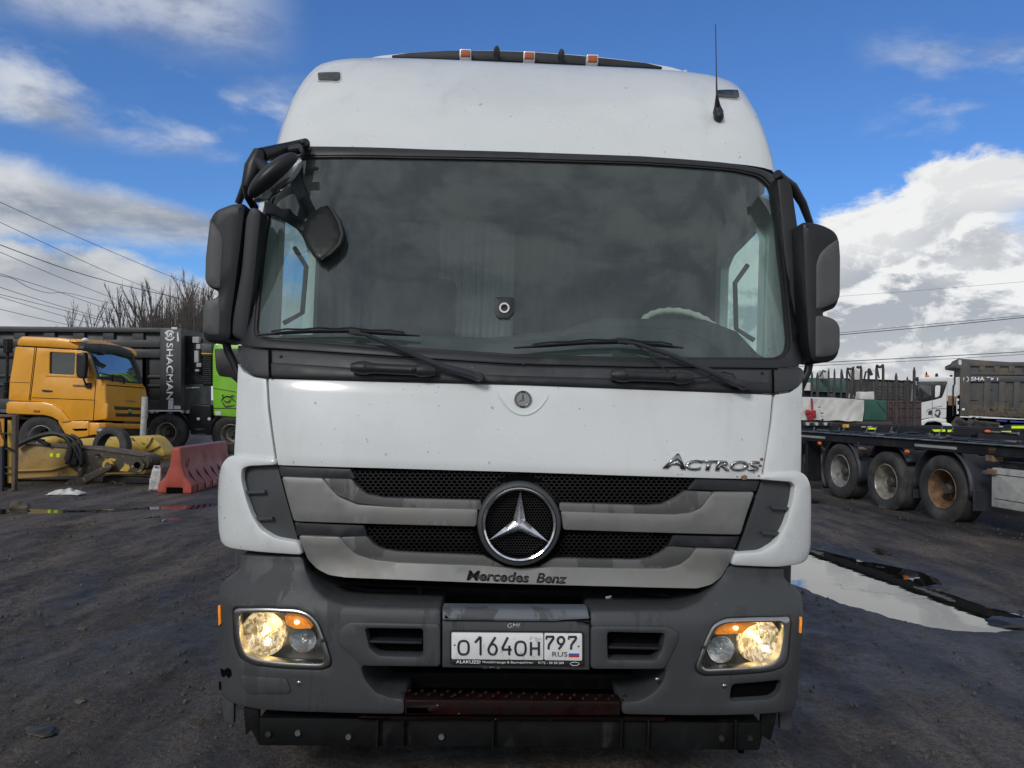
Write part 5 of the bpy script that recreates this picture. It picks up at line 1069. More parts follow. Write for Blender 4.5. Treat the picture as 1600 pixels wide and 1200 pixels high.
for L, r_ in ((((160, 395), (230, 345), (340, 300), (450, 262), (560, 245), (650, 262), (715, 315), (742, 390), (735, 470), (715, 540)), .042), (((560, 250), (660, 258), (740, 290), (800, 350), (835, 430), (850, 500), (850, 570)), .035), (((600, 268), (700, 300), (760, 370), (800, 450), (830, 520), (845, 570)), .026), (((740, 268), (800, 290), (845, 340), (850, 385)), .030)):
    P = pts(P1(-.10), L); Q = []
    for i in range(len(P)-1):
        for t_ in range(3): Q.append(P[i].lerp(P[i+1], t_/3))
    Q.append(P[-1])
    for _ in range(3): Q = [Q[0]]+[(Q[i-1]+Q[i]*2+Q[i+1])/4 for i in range(1, len(Q)-1)]+[Q[-1]]
    MB().tube(Q, r_, 10).build('hose', 'hose_rubber', A1)
MB().tube(pts(P1(-.04), ((160, 638), (350, 632), (520, 626), (600, 610), (740, 566))), .022, 8).build('hydraulic_pipe', 'arm_yellow', A1)
for u, v, w_, h_ in ((720, 550, .1, .07), (780, 540, .12, .12), (850, 560, .05, .10), (460, 345, .2, .05), (420, 320, .12, .05), (1010, 470, .04, .02)): MB().box(P1(-.06).pos(*P1(-.06).par(*q7((u, v))[0]), 0), (w_, .1, h_), (0, random.random()*.4, 0)).build('pipe_clamp', 'steel_dark', A1, bev=.012)
MB().tube(pts(P1(-.02), ((840, 570), (850, 640), (835, 700), (800, 745))), [.05, .06, .05, .04], 8).build('clevis', 'arm_grime', A1)
MB().box((1.9, .3, .06), (1.5, .4, .12)).build('shade_block', 'steel_dark', A1, bev=.02)  # added dark block standing in for the shadowed gap under the arm
# ---- second yellow arm behind it
g1 = ground(180, 740)
A2 = leaf('excavator_boom', (g1.x, 15.2, 0), 'cleaner bright yellow digger boom lying under the loose tyre, rounded end to the right', 'digger boom')
P2 = lambda o=0: plane(A2, 1, o)
panel('boom_beam', 'boom_yellow', P2(), [(96, 692), (118, 686), (146, 684), (205, 682), (216, 684), (216, 710), (140, 712), (96, 712)], t=.45, r=.015, g=.4, rc=.02)
panel('boom_end', 'boom_yellow', P2(-.03), [(203, 683), (228, 680.5), (240, 684), (249, 694), (257, 707), (256, 714), (249, 711), (249, 719), (242, 723), (235, 720), (231, 711), (203, 707)], t=.5, r=.022, g=.2, rc=.05)
for a, b in (((206, 684), (220, 708)), ((238, 684), (228, 700)), ((250, 697), (232, 706))):
    MB().tube([P2(-.05).pos(*P2(-.05).par(*a), 0), P2(-.06).pos(*P2(-.06).par((a[0]+b[0])/2+1, (a[1]+b[1])/2), 0), P2(-.05).pos(*P2(-.05).par(*b), 0)], .014, 6).build('weld_band', 'frame_rust', A2)
panel('hinge_plate', 'boom_yellow', P2(-.08), q7((1350, 330), (1400, 330), (1500, 440), (1490, 470), (1450, 470), (1380, 390)), t=.06, r=.008, g=.2, rc=.01)
c0 = P2(-.06).pos(*P2(-.06).par(242.5, 714.5), 0); MB().lathe([(.05, .02), (.05, -.03), (.10, -.03), (.11, .03)], c0, 1, 24).build('pin_boss', 'boom_yellow', A2); MB().cyl(c0+V((0, -.01, 0)), c0+V((0, 0, 0)), .05).build('pin', 'void_black', A2)
panel('stencil_mark', 'ink_black', P2(-.034), q7((1470, 345), (1485, 342), (1490, 356), (1515, 350), (1512, 360), (1488, 364)), t=.004, r=0, g=.2, rc=0)
panel('boom_foot', 'arm_yellow', P2(.1), [(96, 706), (240, 708), (225, 741), (110, 741)], t=.3, r=.01, g=.4, rc=.02)
MB().ell(P2(-.1).pos(*P2(-.1).par(80, 688), 0), (.28, .2, .14), 14, 8).ell(P2(-.1).pos(*P2(-.1).par(70, 692), 0), (.15, .15, .1), 12, 8).build('valve_block', 'boom_yellow', A2)
# tyre leaning on it
tc_ = at(175, 699, 14.45)
ty = MB(); ty.lathe([(.235, -.07), (.25, -.10), (.31, -.115), (.355, -.10), (.378, -.075), (.378, -.03), (.370, -.03), (.370, -.015), (.378, -.015), (.378, .015), (.370, .015), (.370, .03), (.378, .03), (.378, .075), (.355, .10), (.31, .115), (.25, .10), (.235, .07), (.24, .0), (.235, -.07)], (0, 0, 0), 1, 48)
o = ty.build('tyre', 'tyre_rubber'); o.location = tc_; o.rotation_euler = (R(-6), 0, R(-14)); tag(o, 'loose black tyre without a rim standing on the yellow digger arms', 'tyre')
# grey post
a = at(222.5, 682, 16.6); b = at(224, 620, 16.6)
o = MB().cyl(V((0, 0, 0)), V((.02, 0, b.z)), .06, n=16).build('post', 'post_grey'); o.location = (a.x, 16.6, 0); tag(o, 'upright pale grey steel post standing before the orange truck nose', 'post')
# ---- red water-filled barrier
Bq = Frame('road_barrier', (-5.42, 12.45, 0), (0, 0, R(92)), 'faded red plastic road barrier standing end-on beside the white truck', 'barrier')
pr = [(-.29, 0), (-.29, .14), (-.17, .27), (-.10, .44), (-.075, .74), (.075, .74), (.10, .44), (.17, .27), (.29, .14), (.29, 0)]
MB().add([(x, y, z) for x in (.05, .10, 2.3) for y, z in [(a*(1 if x > .06 else .95), b) for a, b in pr]], [tuple(range(10)), tuple(range(20, 30))[::-1]]+[(k*10+i, k*10+(i+1) % 10, (k+1)*10+(i+1) % 10, (k+1)*10+i) for k in range(2) for i in range(10)]).build('shell', 'red_plastic', Bq, bev=.02)
panel('end_face', 'red_bright', plane(Bq, 0, .05), [(-.27, .0), (-.27, .13), (-.16, .26), (-.095, .43), (-.065, .72), (.065, .72), (.095, .43), (.16, .26), (.27, .13), (.27, 0), (.13, 0), (.13, .09), (-.13, .09), (-.13, 0)], off=-.02, t=.03, r=.015, g=.15, rc=.02, px=False)
MB().bb(.02, .06, -.12, .12, .005, .085).build('fork_slot', 'void_black', Bq)
for i in range(6):
    x = .22+i*.34
    for s in (-1, 1): MB().add([(x, s*.095, .42), (x+.02, s*.30, .13), (x+.02, s*.31, .02), (x+.28, s*.29, .10), (x+.02, s*.12, .36)], [(0, 1, 4), (1, 2, 3), (4, 1, 3), (0, 4, 3)]).build('buttress', 'red_plastic', Bq, bev=.01)
panel('scuff', 'strap_red', plane(Bq, 1, -.125, 1), [(.2, .40), (.28, .55), (.31, .56), (.27, .44)], off=0, t=.01, r=0, g=.2, rc=.01, px=False)
# jerrycan and rag
J = Frame('jerrycan', tuple(ground(242, 766)), (0, R(4), .2), 'crumpled dirty white plastic jerrycan standing left of the red barrier', 'jerrycan')
b = bmesh.new(); bmesh.ops.create_cube(b, size=1); bmesh.ops.subdivide_edges(b, edges=b.edges, cuts=7, use_grid_fill=True)
for v in b.verts:
    k = 1-.25*max(0, v.co.z)*2*(.6+abs(v.co.x)); d = noise.noise(v.co*5)*.12; v.co = V((v.co.x*.17*k*(1+d), v.co.y*.13*k*(1+d), (v.co.z+.5)*.36+noise.noise(v.co*4+V((3, 1, 0)))*.03))
me = bpy.data.meshes.new('can_body'); b.to_mesh(me); b.free(); me.shade_smooth(); link('can_body', me, 'jug_white', J)
MB().tube([V((-.05, 0, .34)), V((-.05, 0, .40)), V((.03, 0, .40)), V((.05, 0, .34))], .014, 8).build('handle', 'jug_white', J); MB().cyl(V((.06, 0, .33)), V((.065, 0, .385)), .022).build('cap', 'red_bright', J)
g2 = ground(104, 773)
b = bmesh.new(); bmesh.ops.create_grid(b, x_segments=26, y_segments=14, size=1)
for v in b.verts:
    e = max(0, 1-v.co.x**2)*max(0, 1-v.co.y**2); v.co = V((v.co.x*.24*(1+.2*noise.noise(v.co*2)), v.co.y*.12+.04*v.co.x, .012+e**.5*.075*(.8+.9*noise.noise(v.co*3.3))))
me = bpy.data.meshes.new('rag'); b.to_mesh(me); b.free(); me.shade_smooth(); o = link('rag', me, 'rag_white'); so2 = o.modifiers.new('thickness', 'SOLIDIFY'); so2.thickness = .006; o.location = g2; tag(o, 'crumpled white rag on the ground under the digger arm link', 'rag')
# rusty rack at the left edge
Fk = Frame('steel_rack', (at(12, 770, 12.3).x, 12.3, 0), (0, 0, 0), 'rusty steel rack at the left edge holding a yellow cylinder and a chain', 'rack')
PF = plane(Fk, 1, 0)
panel('upright', 'frame_rust', PF, q7((122, 62), (165, 60), (160, 460), (150, 840), (115, 850), (125, 400)), t=.08, r=.008, g=.4, rc=.01)
panel('top_bar', 'frame_rust', PF, q7((-60, 48), (160, 52), (165, 75), (-60, 85)), off=.01, t=.08, r=.008, g=.4, rc=.01)
panel('base_bar', 'frame_rust', PF, q7((-60, 830), (60, 850), (115, 820), (158, 830), (130, 900), (-60, 912)), off=.01, t=.1, r=.01, g=.4, rc=.03)
MB().cyl(PF.pos(*PF.par(*q7((62, 110))[0]), .12), PF.pos(*PF.par(*q7((62, 770))[0]), .12), .045, n=16).build('cylinder', 'boom_yellow', Fk)
for v in (255, 420, 610, 675): MB().tube([PF.pos(*PF.par(*q7((-40, v))[0]), .03), PF.pos(*PF.par(*q7((60, v-8))[0]), .03), PF.pos(*PF.par(*q7((125, v))[0]), .04)], .012, 6).build('band', 'frame_rust', Fk)
panel('back_plate', 'void_black', PF, q7((-60, 60), (125, 60), (125, 850), (-60, 850)), off=.3, t=.02, r=0, g=.5)
panel('bright_panel', 'orange_shaded', PF, q7((-60, 90), (40, 95), (35, 380), (-60, 385)), off=.2, t=.02, r=0, g=.5)
panel('blue_bar', 'guard_blue', PF, q7((-60, 385), (24, 385), (22, 905), (-60, 905)), off=-.03, t=.05, r=.008, g=.5)
ch = [(8, 95), (22, 160), (30, 230), (55, 290), (85, 345), (90, 390), (130, 410), (160, 430)]
cpts = [PF.pos(*PF.par(*q7(p)[0]), -.05) for p in ch]; d_ = []
for i in range(len(cpts)-1):
    for t_ in range(4): d_.append(cpts[i].lerp(cpts[i+1], t_/4))
for i in range(0, len(d_)-1):
    a, b = d_[i], d_[i+1]; c_ = (a+b)/2; t_ = (b-a).normalized(); n_ = (V((0, 1, 0)) if i % 2 else t_.cross(V((0, 1, 0)))).normalized(); L_ = (b-a).length*.68
    MB().tube([c_+t_*(cos(k*pi/4)*L_)+n_*(sin(k*pi/4)*.018) for k in range(9)], .006, 5, caps=False).build('chain_link', 'hose_rubber', Fk)
# ---- bare trees behind the tipper
rt = random.Random(11)
def branch(mb, tw, p, d, L, r, lvl, up):
    n_ = 4; P = [p]; q = p.copy(); dd = d.copy()
    for i in range(n_):
        dd = (dd+V((rt.uniform(-.12, .12), rt.uniform(-.12, .12), up*.10))).normalized(); q = q+dd*(L/n_); P.append(q.copy())
    (mb if lvl < 2 else tw).tube(P, [r*(1-.72*i/n_) for i in range(n_+1)], 5 if lvl < 2 else 3, caps=False)
    if lvl >= 3: return
    k = {0: 16, 1: 8, 2: 5}[lvl]
    for i in range(k):
        f_ = .18+.8*i/k+rt.uniform(-.03, .03); j = min(n_-1, int(f_*n_)); b0 = P[j].lerp(P[j+1], f_*n_-j); a = rt.uniform(0, 2*pi)
        sd = V((cos(a), sin(a)*.7, 0)); nd = (dd*.75+sd*rt.uniform(.22, .5)).normalized()
        branch(mb, tw, b0, nd, L*rt.uniform(.26, .42)*(1.15-.5*f_), r*.42, lvl+1, up)
tl = ['slender bare tree, leftmost and lowest behind the tipper body', 'small forked bare tree second from the left above the tipper', 'bare bushy sapling third from the left above the tipper', 'thin bare tree fourth from the left above the tipper', 'leaning bare tree fifth from the left above the tipper',
      'tallest bare tree rising above the middle of the thicket', 'bare tree just right of the tallest one', 'dense bare tree in the middle right of the thicket', 'bare tree with a split top right of centre in the thicket', 'narrow bare tree third from the right in the thicket', 'bare tree second from the right in the thicket', 'bare tree showing beside the black door mirror']
for i, (u, v) in enumerate(((122, 494), (158, 488), (183, 484), (198, 470), (214, 466), (240, 450), (252, 468), (263, 472), (277, 452), (292, 450), (303, 466), (314, 448))):
    Yd = 33+rt.random()*5; p = at(u, v+8, Yd); g_ = V((p.x, Yd, 0)); h_ = p.z
    Tr = Frame('bare_tree', tuple(g_), (0, 0, rt.random()*6), tl[i], 'tree', group='bare trees behind the tipper')
    a, b = MB(), MB(); branch(a, b, V((0, 0, 0)), V((0, 0, 1)), h_, .075 if i > 2 else .05, 0, 1.0)
    a.build('trunk', 'bark', Tr); b.build('crown', 'bark', Tr)
a = MB()
for i in range(1300):
    u = 188+rt.random()**.8*140; Yd = 31+rt.random()*8; p = at(u, 512, Yd); x, z0 = p.x, 0
    h_ = 4.2+rt.random()**1.5*2.4*(.15+.85*min(1, (u-185)/80)); dx = rt.uniform(-.25, .25); P = [V((x, Yd, 1.5)), V((x+dx*.5, Yd, h_*.7)), V((x+dx, Yd, h_))]
    a.tube(P, [.018, .012, .005], 3, caps=False)
    for j in range(3): f_ = .5+.45*rt.random(); q = P[1].lerp(P[2], f_-.3); a.tube([q, q+V((rt.uniform(-.3, .3), 0, .35))], [.007, .003], 3, caps=False)
tag(a.build('undergrowth', 'bark'), kind='stuff')
# ---- overhead cables, left
z4 = lambda *p: zo(p, 0, 180, 3.53)
cabs = [z4((-60, 452), (0, 480), (400, 660), (760, 815), (1100, 955), (1500, 1100)), z4((-60, 565), (0, 590), (330, 745), (600, 870), (900, 985), (1300, 1130)), z4((-60, 690), (0, 715), (360, 850), (640, 930), (960, 1003), (1400, 1100)), z4((-60, 730), (0, 755), (350, 905), (760, 1060), (1200, 1210)),
        z4((-60, 860), (0, 873), (300, 965), (640, 1085), (1000, 1220)), z4((-60, 870), (0, 885), (75, 898), (150, 950), (270, 985), (340, 975), (420, 990), (600, 1037), (780, 1062), (1100, 1150)), z4((-60, 925), (0, 950), (300, 1045), (600, 1128), (900, 1210)), z4((-60, 972), (0, 988), (300, 1062), (560, 1130), (900, 1215)), z4((-60, 985), (0, 1002), (250, 1080), (500, 1150), (900, 1260)), z4((-60, 1055), (0, 1070), (200, 1118), (420, 1165), (800, 1250))]
cl = ['topmost overhead cable crossing the left sky', 'second overhead cable from the top at left', 'third cable from the top, thicker, at left', 'fourth cable from the top at the left edge', 'straight cable paired with the looping one at left', 'slack looping cable that sags below its straight neighbour', 'seventh cable from the top at the left edge', 'upper of the two close parallel cables at left', 'lower of the two close parallel cables at left', 'lowest overhead cable just above the black tipper']
def cable(P, Y0, Y1, label, group, r=.014):
    L = [at(u, v, Y0+(Y1-Y0)*i/(len(P)-1)) for i, (u, v) in enumerate(P)]; Q = []
    for i in range(len(L)-1):
        for t_ in range(4): Q.append(L[i].lerp(L[i+1], t_/4))
    Q.append(L[-1])
    for _ in range(3): Q = [Q[0]]+[(Q[i-1]+Q[i]*2+Q[i+1])/4 for i in range(1, len(Q)-1)]+[Q[-1]]
    tag(MB().tube(Q, r, 5).build('overhead_cable', 'cable'), label, 'cable', group)
for P, l_ in zip(cabs, cl): cable(P, 26, 48, l_, 'overhead cables in the left sky', .012 if 'thicker' not in l_ else .018)
# ================================================================== RIGHT SIDE OF THE YARD
def Fr2(name, u, v, Yd, rz, label, cat, **k): p = at(u, v, Yd); return Frame(name, (p.x, Yd, 0), (0, 0, rz), label, cat, **k)
z3 = lambda *p: zo(p, 1240, 660, 4.444)
# ---- near skeletal trailer: local x runs away from the camera, local y faces the camera side
N = Frame('container_trailer', (6.60, 11.5, 0), (0, 0, R(99)), 'black skeletal trailer with three wheels, two of them on flat tyres', 'trailer')
wx = (.0, 1.31, 2.62)
for i, x in enumerate(wx):
    wheel(N, (x, 0, (.46, .435, .50)[i]), 1, 1, .505, .36, ('rim_rust', 'rim_silver', 'rim_grey')[i], dish=.13, rimr=.30, flat=(.452, .427, None)[i])
    wheel(N, (x, -2.1, .505), 1, -1, .505, .36, 'rim_grey', dish=.13)
    MB().cyl(V((x, -.2, .5)), V((x, -1.95, .5)), .07, n=12).build('axle', 'steel_dark', N)
def guard(fr, x, z, r, a0, a1, y0, y1, m, name='mudguard', ribs=4, th=.012, par=None):
    n_ = 20; vs = []; prof = []
    for j in range(ribs*2+1):
        y = y0+(y1-y0)*j/(ribs*2); prof.append((y, .018 if j % 2 else 0))
    for i in range(n_+1):
        a = a0+(a1-a0)*i/n_
        for y, d in prof: vs.append((x+(r+d)*cos(a), y, z+(r+d)*sin(a)))
    m_ = len(prof); fs = [(i*m_+j, i*m_+j+1, (i+1)*m_+j+1, (i+1)*m_+j) for i in range(n_) for j in range(m_-1)]
    o = MB().add(vs, fs).build(name, m, par or fr); s = o.modifiers.new('thickness', 'SOLIDIFY'); s.thickness = th; return o
guard(N, 0, .50, .60, R(-8), R(188), .20, -.46, 'guard_blue')
guard(N, 1.31, .50, .60, R(30), R(150), .16, -.46, 'guard_blue')
guard(N, 2.62, .50, .585, R(-35), R(195), .19, -.46, 'guard_blue')
for x, z0, z1 in ((-.62, .22, .52), (.63, .25, .5), (3.22, .12, .5)): MB().bb(x-.012, x+.012, -.46, .16, z0, z1).build('mud_flap', 'guard_blue', N, bev=.006)
for yy in (.22, -1.2, -2.3): pass
MB().bb(-3.6, 7.5, .10, .20, 1.02, 1.16).build('side_rail', 'steel_dark', N, bev=.008)
MB().bb(-3.6, 7.5, .06, .24, 1.165, 1.18).build('rail_top', 'steel_worn', N, bev=.003)
MB().bb(-3.6, 7.5, -.75, -.60, .92, 1.17).build('main_beam', 'steel_dark', N, bev=.01); MB().bb(-3.6, 7.5, -1.55, -1.40, .92, 1.17).build('main_beam', 'steel_dark', N, bev=.01)
MB().bb(-3.6, 7.5, -2.35, -2.25, 1.02, 1.16).build('side_rail', 'steel_dark', N, bev=.008)
for x in (-3.3, -1.9, -.68, .65, 1.97, 3.3, 4.6, 6, 7.3): MB().bb(x-.05, x+.05, -2.25, .10, 1.0, 1.15).build('cross_beam', 'steel_dark', N, bev=.005)
NS = plane(N, 1, .205, -1)
for a, b in ((-.35, .55), (3.05, 4.7), (1.2, 1.9)):
    if a == 1.2: continue
    panel('reflective_strip', 'reflective_grey', NS, [(a, 1.065), (b, 1.065), (b, 1.105), (a, 1.105)], off=-.004, t=.004, r=0, g=2, rc=0, px=False)
for x in (.72, 3.22): MB().ell(V((x, .215, .97)), (.055, .03, .035), 12, 8).build('side_marker', 'amber_lens', N)
for x, z, w_, h_, m in ((-.95, .99, .14, .10, 'rust_metal'), (-.98, .80, .16, .08, 'rust_metal'), (-.86, .78, .09, .06, 'steel_worn'), (1.97, .95, .12, .05, 'rust_metal'), (1.98, .84, .08, .07, 'steel_dark'), (-1.0, 1.1, .16, .12, 'rust_metal'), (2.02, 1.04, .06, .06, 'steel_worn')):
    MB().box((x, .12, z), (w_, .16, h_)).build('lock_fitting', m, N, bev=.012)
MB().bb(-1.75, -1.05, -.1, .10, .40, .95).build('control_box', 'steel_dark', N, bev=.02)
bx = panel('equipment_box', 'box_pale', plane(N, 1, .17, -1), [(-.96, .33), (-.96, .86), (-2.9, .86), (-2.9, .33)], t=.5, r=.012, g=1, rc=.02, px=False)
for L in ([(-1.02, .78), (-2.9, .78), (-2.9, .77), (-1.02, .77)], [(-1.02, .45), (-2.9, .45), (-2.9, .44), (-1.02, .44)]): panel('box_seam', 'steel_dark', plane(N, 1, .17, -1), L, off=-.002, t=.003, r=0, g=1, rc=0, px=False, parent=bx)
yb = MB().bb(4.35, 4.85, -.25, .17, .70, .93).build('tool_box', 'steel_dark', N, bev=.01)
panel('warning_plate', 'yellow_mark', plane(N, 1, .17, -1), [(4.42, .74), (4.78, .74), (4.78, .90), (4.42, .90)], off=-.004, t=.004, r=0, g=1, px=False, parent=yb)
MB().bb(3.85, 3.95, -.2, .1, .2, 1.0).build('support_leg', 'steel_dark', N, bev=.01); MB().tube([V((3.9, 0, .35)), V((4.6, 0, .30)), V((5.6, 0, .45))], .02, 6).build('stay', 'steel_dark', N)
for i in range(14): MB().box((-3.2+i*.55+.2*sin(i*3), -.1-.3*(i % 3), 1.195), (.16+.1*(i % 2), .12, .03)).build('twist_lock', 'steel_worn' if i % 2 else 'steel_dark', N, bev=.008)
# ---- second black trailer behind it, with fluorescent tape
Q2 = Fr2('container_trailer', 1425, 690, 17.5, R(-3), 'second black trailer behind the skeletal one, carrying fluorescent yellow tape', 'trailer')
QS = plane(Q2, 1, 0)
MB().bb(-7, 6, .05, .17, 1.12, 1.28).build('side_rail', 'steel_dark', Q2, bev=.01); MB().bb(-7, 6, .8, .95, 1.0, 1.30).build('main_beam', 'steel_dark', Q2, bev=.01); MB().bb(-7, 6, 1.6, 1.75, 1.0, 1.30).build('main_beam', 'steel_dark', Q2, bev=.01)
MB().bb(-7, 6, 2.3, 2.4, 1.1, 1.3).build('side_rail', 'steel_dark', Q2, bev=.01)
for u in (1278, 1347, 1426):
    a = QS.par(u, 690); wheel(Q2, (a[0], .25, .50), 1, -1, .50, .34, 'rim_grey'); guard(Q2, a[0], .50, .60 if u < 1400 else .66, R(0), R(180), .0, .5, 'guard_blue')
for P in ([(1357, 668.5), (1369, 668.5), (1369, 671), (1357, 671)], [(1456, 671), (1477, 671), (1477, 674.5), (1460, 674.5)], [(1481, 671.5), (1489, 671.5), (1489, 675), (1481, 675)], [(1565, 673.5), (1580, 673.5), (1580, 675.5), (1565, 675.5)]):
    panel('fluorescent_tape', 'neon_yellow', QS, P, off=-.03, t=.02, r=0, g=1, rc=0)
panel('fluorescent_tape', 'neon_yellow', QS, [(1581, 665.5), (1640, 665.5), (1640, 669.5), (1581, 669.5)], off=.3, t=.02, r=0, g=1, rc=0)
panel('gooseneck', 'steel_dark', QS, [(1572, 675), (1582, 664), (1660, 664), (1660, 690), (1572, 690)], off=.32, t=.3, r=.01, g=1, rc=0)
MB().tube([QS.pos(*QS.par(1543, 674.5), -.05), QS.pos(*QS.par(1590, 677.5), -.05)], .022, 8).build('release_bar', 'steel_worn', Q2); MB().ell(QS.pos(*QS.par(1541, 674), -.05), (.07, .05, .035), 10, 6).build('side_marker', 'amber_lens', Q2); MB().ell(QS.pos(*QS.par(1589, 678), -.06), (.03, .02, .05), 8, 6).build('bar_end', 'steel_worn', Q2)
panel('junction_box', 'steel_dark', QS, [(1528, 677), (1600, 678), (1600, 695), (1528, 695)], off=-.02, t=.3, r=.01, g=1, rc=0)
tb = panel('valve_board', 'steel_worn', QS, [(1257, 659), (1300, 660), (1300, 666), (1257, 665.5)], off=-.02, t=.1, r=.005, g=1, rc=0)
for i in range(6): MB().lathe([(0, -.02), (.035, -.02), (.04, .0)], QS.pos(*QS.par(1261+i*7, 662.5), -.03), 1, 12).build('valve', 'ink_black' if i % 2 else 'box_pale', tb)
panel('warning_plate', 'yellow_mark', QS, [(1317, 663), (1326.5, 663), (1326.5, 668), (1317, 668)], off=-.03, t=.02, r=0, g=1, rc=0)
for u in (1346, 1356): panel('registration_plate', 'box_pale', QS, [(u, 666), (u+7, 666), (u+7, 668), (u, 668)], off=-.03, t=.02, r=0, g=1, rc=0)
rq = random.Random(5)
for u in (1264, 1303, 1312, 1347, 1361, 1385, 1396, 1449, 1463, 1480):
    p = QS.pos(*QS.par(u, 678+rq.random()*4), -.06); MB().box(p, (.10+.1*rq.random(), .06, .05), (0, rq.random(), 0)).tube([p, p+V((.08, 0, .12)), p+V((.1, 0, .2))], .014, 6).build('lock_fitting', 'steel_worn', Q2, bev=.008)
# ---- white tipper, nose to the left
z5 = lambda *p: zo(p, 1400, 540, 8)
W = Fr2('truck', 1500, 660, 36, R(-23), 'white tipper truck with GTS on its door and a muddy grey ribbed body', 'truck')
WS = lambda o=0: plane(W, 1, o)
kw = dict(r=.02, g=1.2, rc=.05)
cb = panel('cab', 'white_far', WS(), z5((262, 425), (300, 400), (540, 390), (640, 398), (640, 470), (628, 905), (520, 905), (430, 900), (225, 940), (205, 930), (186, 900), (188, 745), (215, 722), (240, 680)), t=2.3, **kw)
panel('cab_rear', 'white_far', WS(.15), z5((640, 398), (806, 392), (806, 610), (640, 700)), t=2.0, **kw)
panel('cab_window', 'ink_black', WS(-.01), z5((262, 452), (645, 452), (610, 560), (575, 650), (480, 678), (262, 722), (255, 600)), t=.04, r=.008, g=1.2, rc=.06, parent=cb)
panel('door_glass', 'truck_glass', WS(-.02), z5((285, 505), (440, 500), (442, 640), (285, 672)), t=.02, r=.002, g=1.2, rc=.05, parent=cb); panel('rear_glass', 'decal_white', WS(-.02), z5((490, 500), (558, 497), (545, 630), (488, 655)), t=.02, r=.002, g=1.2, rc=.08, parent=cb)
panel('roof_panel', 'white_far', WS(-.04), z5((262, 425), (320, 398), (540, 388), (640, 396), (640, 448), (262, 452)), t=2.3, **kw)
panel('air_intake', 'ink_black', WS(-.02), z5((402, 855), (405, 820), (425, 808), (448, 808), (448, 866), (402, 862)), t=.03, r=.004, g=1, rc=.02, parent=cb)
for P in (z5((186, 930), (225, 945), (430, 905), (430, 912), (225, 952), (186, 936)), z5((376, 830), (400, 795), (450, 785), (632, 785), (632, 790), (450, 790), (404, 800), (380, 834)), z5((450, 640), (455, 640), (455, 905), (450, 905)), z5((455, 775), (580, 752), (580, 757), (455, 780))): panel('cab_seam', 'ink_black', WS(-.012), P, t=.01, r=0, g=2, rc=0, parent=cb)
text('door_lettering', 'GTS', 'strap_red', WS(-.012), z5((220, 775), (298, 770), (298, 797), (220, 800)), off=0, th=.01, bold=.03, parent=cb)
panel('door_lettering', 'ink_black', WS(-.012), z5((222, 806), (296, 804), (296, 808), (222, 810)), t=.01, r=0, g=1, rc=0, parent=cb)
for L in (((490, 830), (510, 808), (540, 806), (550, 830), (530, 860)), ((540, 812), (552, 830), (545, 860), (530, 880)), ((482, 850), (500, 870), (525, 888), (545, 886))): MB().tube([WS().pos(*WS().par(*z5(p)[0]), -.02) for p in L], [.02, .05, .06, .04, .02][:len(L)], 6, flat=.3).build('door_drawing', 'ink_black', cb)
panel('fender', 'white_far', WS(-.05), z5((100, 960), (120, 910), (150, 895), (205, 905), (215, 940), (230, 950), (430, 908), (520, 905), (632, 915), (632, 965), (600, 968), (560, 965), (490, 945), (400, 950), (355, 985), (335, 1020), (230, 1012), (180, 1000)), t=2.3, r=.03, g=1, rc=.06)
panel('rear_fender', 'white_far', WS(-.05), z5((560, 965), (632, 960), (690, 980), (720, 1025), (600, 1025)), t=.6, r=.03, g=1, rc=.05)
panel('wheel_arch', 'void_black', WS(.2), z5((335, 1090), (345, 960), (590, 950), (640, 1090)), t=.05, r=0, g=2)
a = WS().par(*z5((475, 1120))[0]); wheel(W, (a[0], .2, .54), 1, -1, .54, .32, 'rim_grey'); wheel(W, (a[0]+1.9, .2, .54), 1, -1, .54, .32, 'rim_grey'); wheel(W, (a[0]+5.2, .2, .54), 1, -1, .54, .32, 'rim_grey')
for u, v, w_, h_ in ((240, 560, .16, .5), (245, 690, .2, .3), (262, 420, .12, .2)): MB().box(WS().pos(*WS().par(*z5((u, v))[0]), -.15), (w_, .2, h_)).build('mirror', 'mirror_black', W, bev=.04)
panel('beacon', 'amber_lens', WS(.3), z5((368, 368), (415, 366), (415, 396), (368, 398)), t=.2, r=.03, g=1, rc=.04); MB().cyl(WS(.3).pos(*WS(.3).par(*z5((380, 368))[0]), 0), WS(.3).pos(*WS(.3).par(*z5((380, 325))[0]), 0), .05, .02, 8).build('beacon_cap', 'ink_black', W)
for u, v in ((508, 375), (690, 378)): MB().ell(WS(.5).pos(*WS(.5).par(*z5((u, v))[0]), 0), (.07, .07, .12 if u < 600 else .05), 8, 6).build('roof_fitting', 'ink_black', W)
panel('air_filter', 'rust_metal', WS(.1), z5((650, 620), (780, 640), (780, 750), (650, 750)), t=.6, r=.04, g=1, rc=.06); panel('chassis_box', 'void_black', WS(.2), z5((635, 750), (800, 750), (800, 900), (700, 1080), (560, 1080)), t=.8, r=.02, g=2, rc=0)
for P in (z5((757, 665), (788, 665), (788, 690), (757, 690)), z5((757, 690), (766, 690), (766, 850), (757, 850)), z5((757, 820), (785, 820), (785, 856), (757, 856)), z5((770, 740), (786, 740), (786, 790), (770, 790))): panel('ladder_bracket', 'decal_white', WS(.0), P, t=.1, r=.01, g=1, rc=0)
MB().tube([WS(-.1).pos(*WS(-.1).par(*z5(p)[0]), 0) for p in ((735, 270), (735, 480), (715, 500), (712, 880))], .035, 6).build('tarp_pole', 'steel_dark', W)
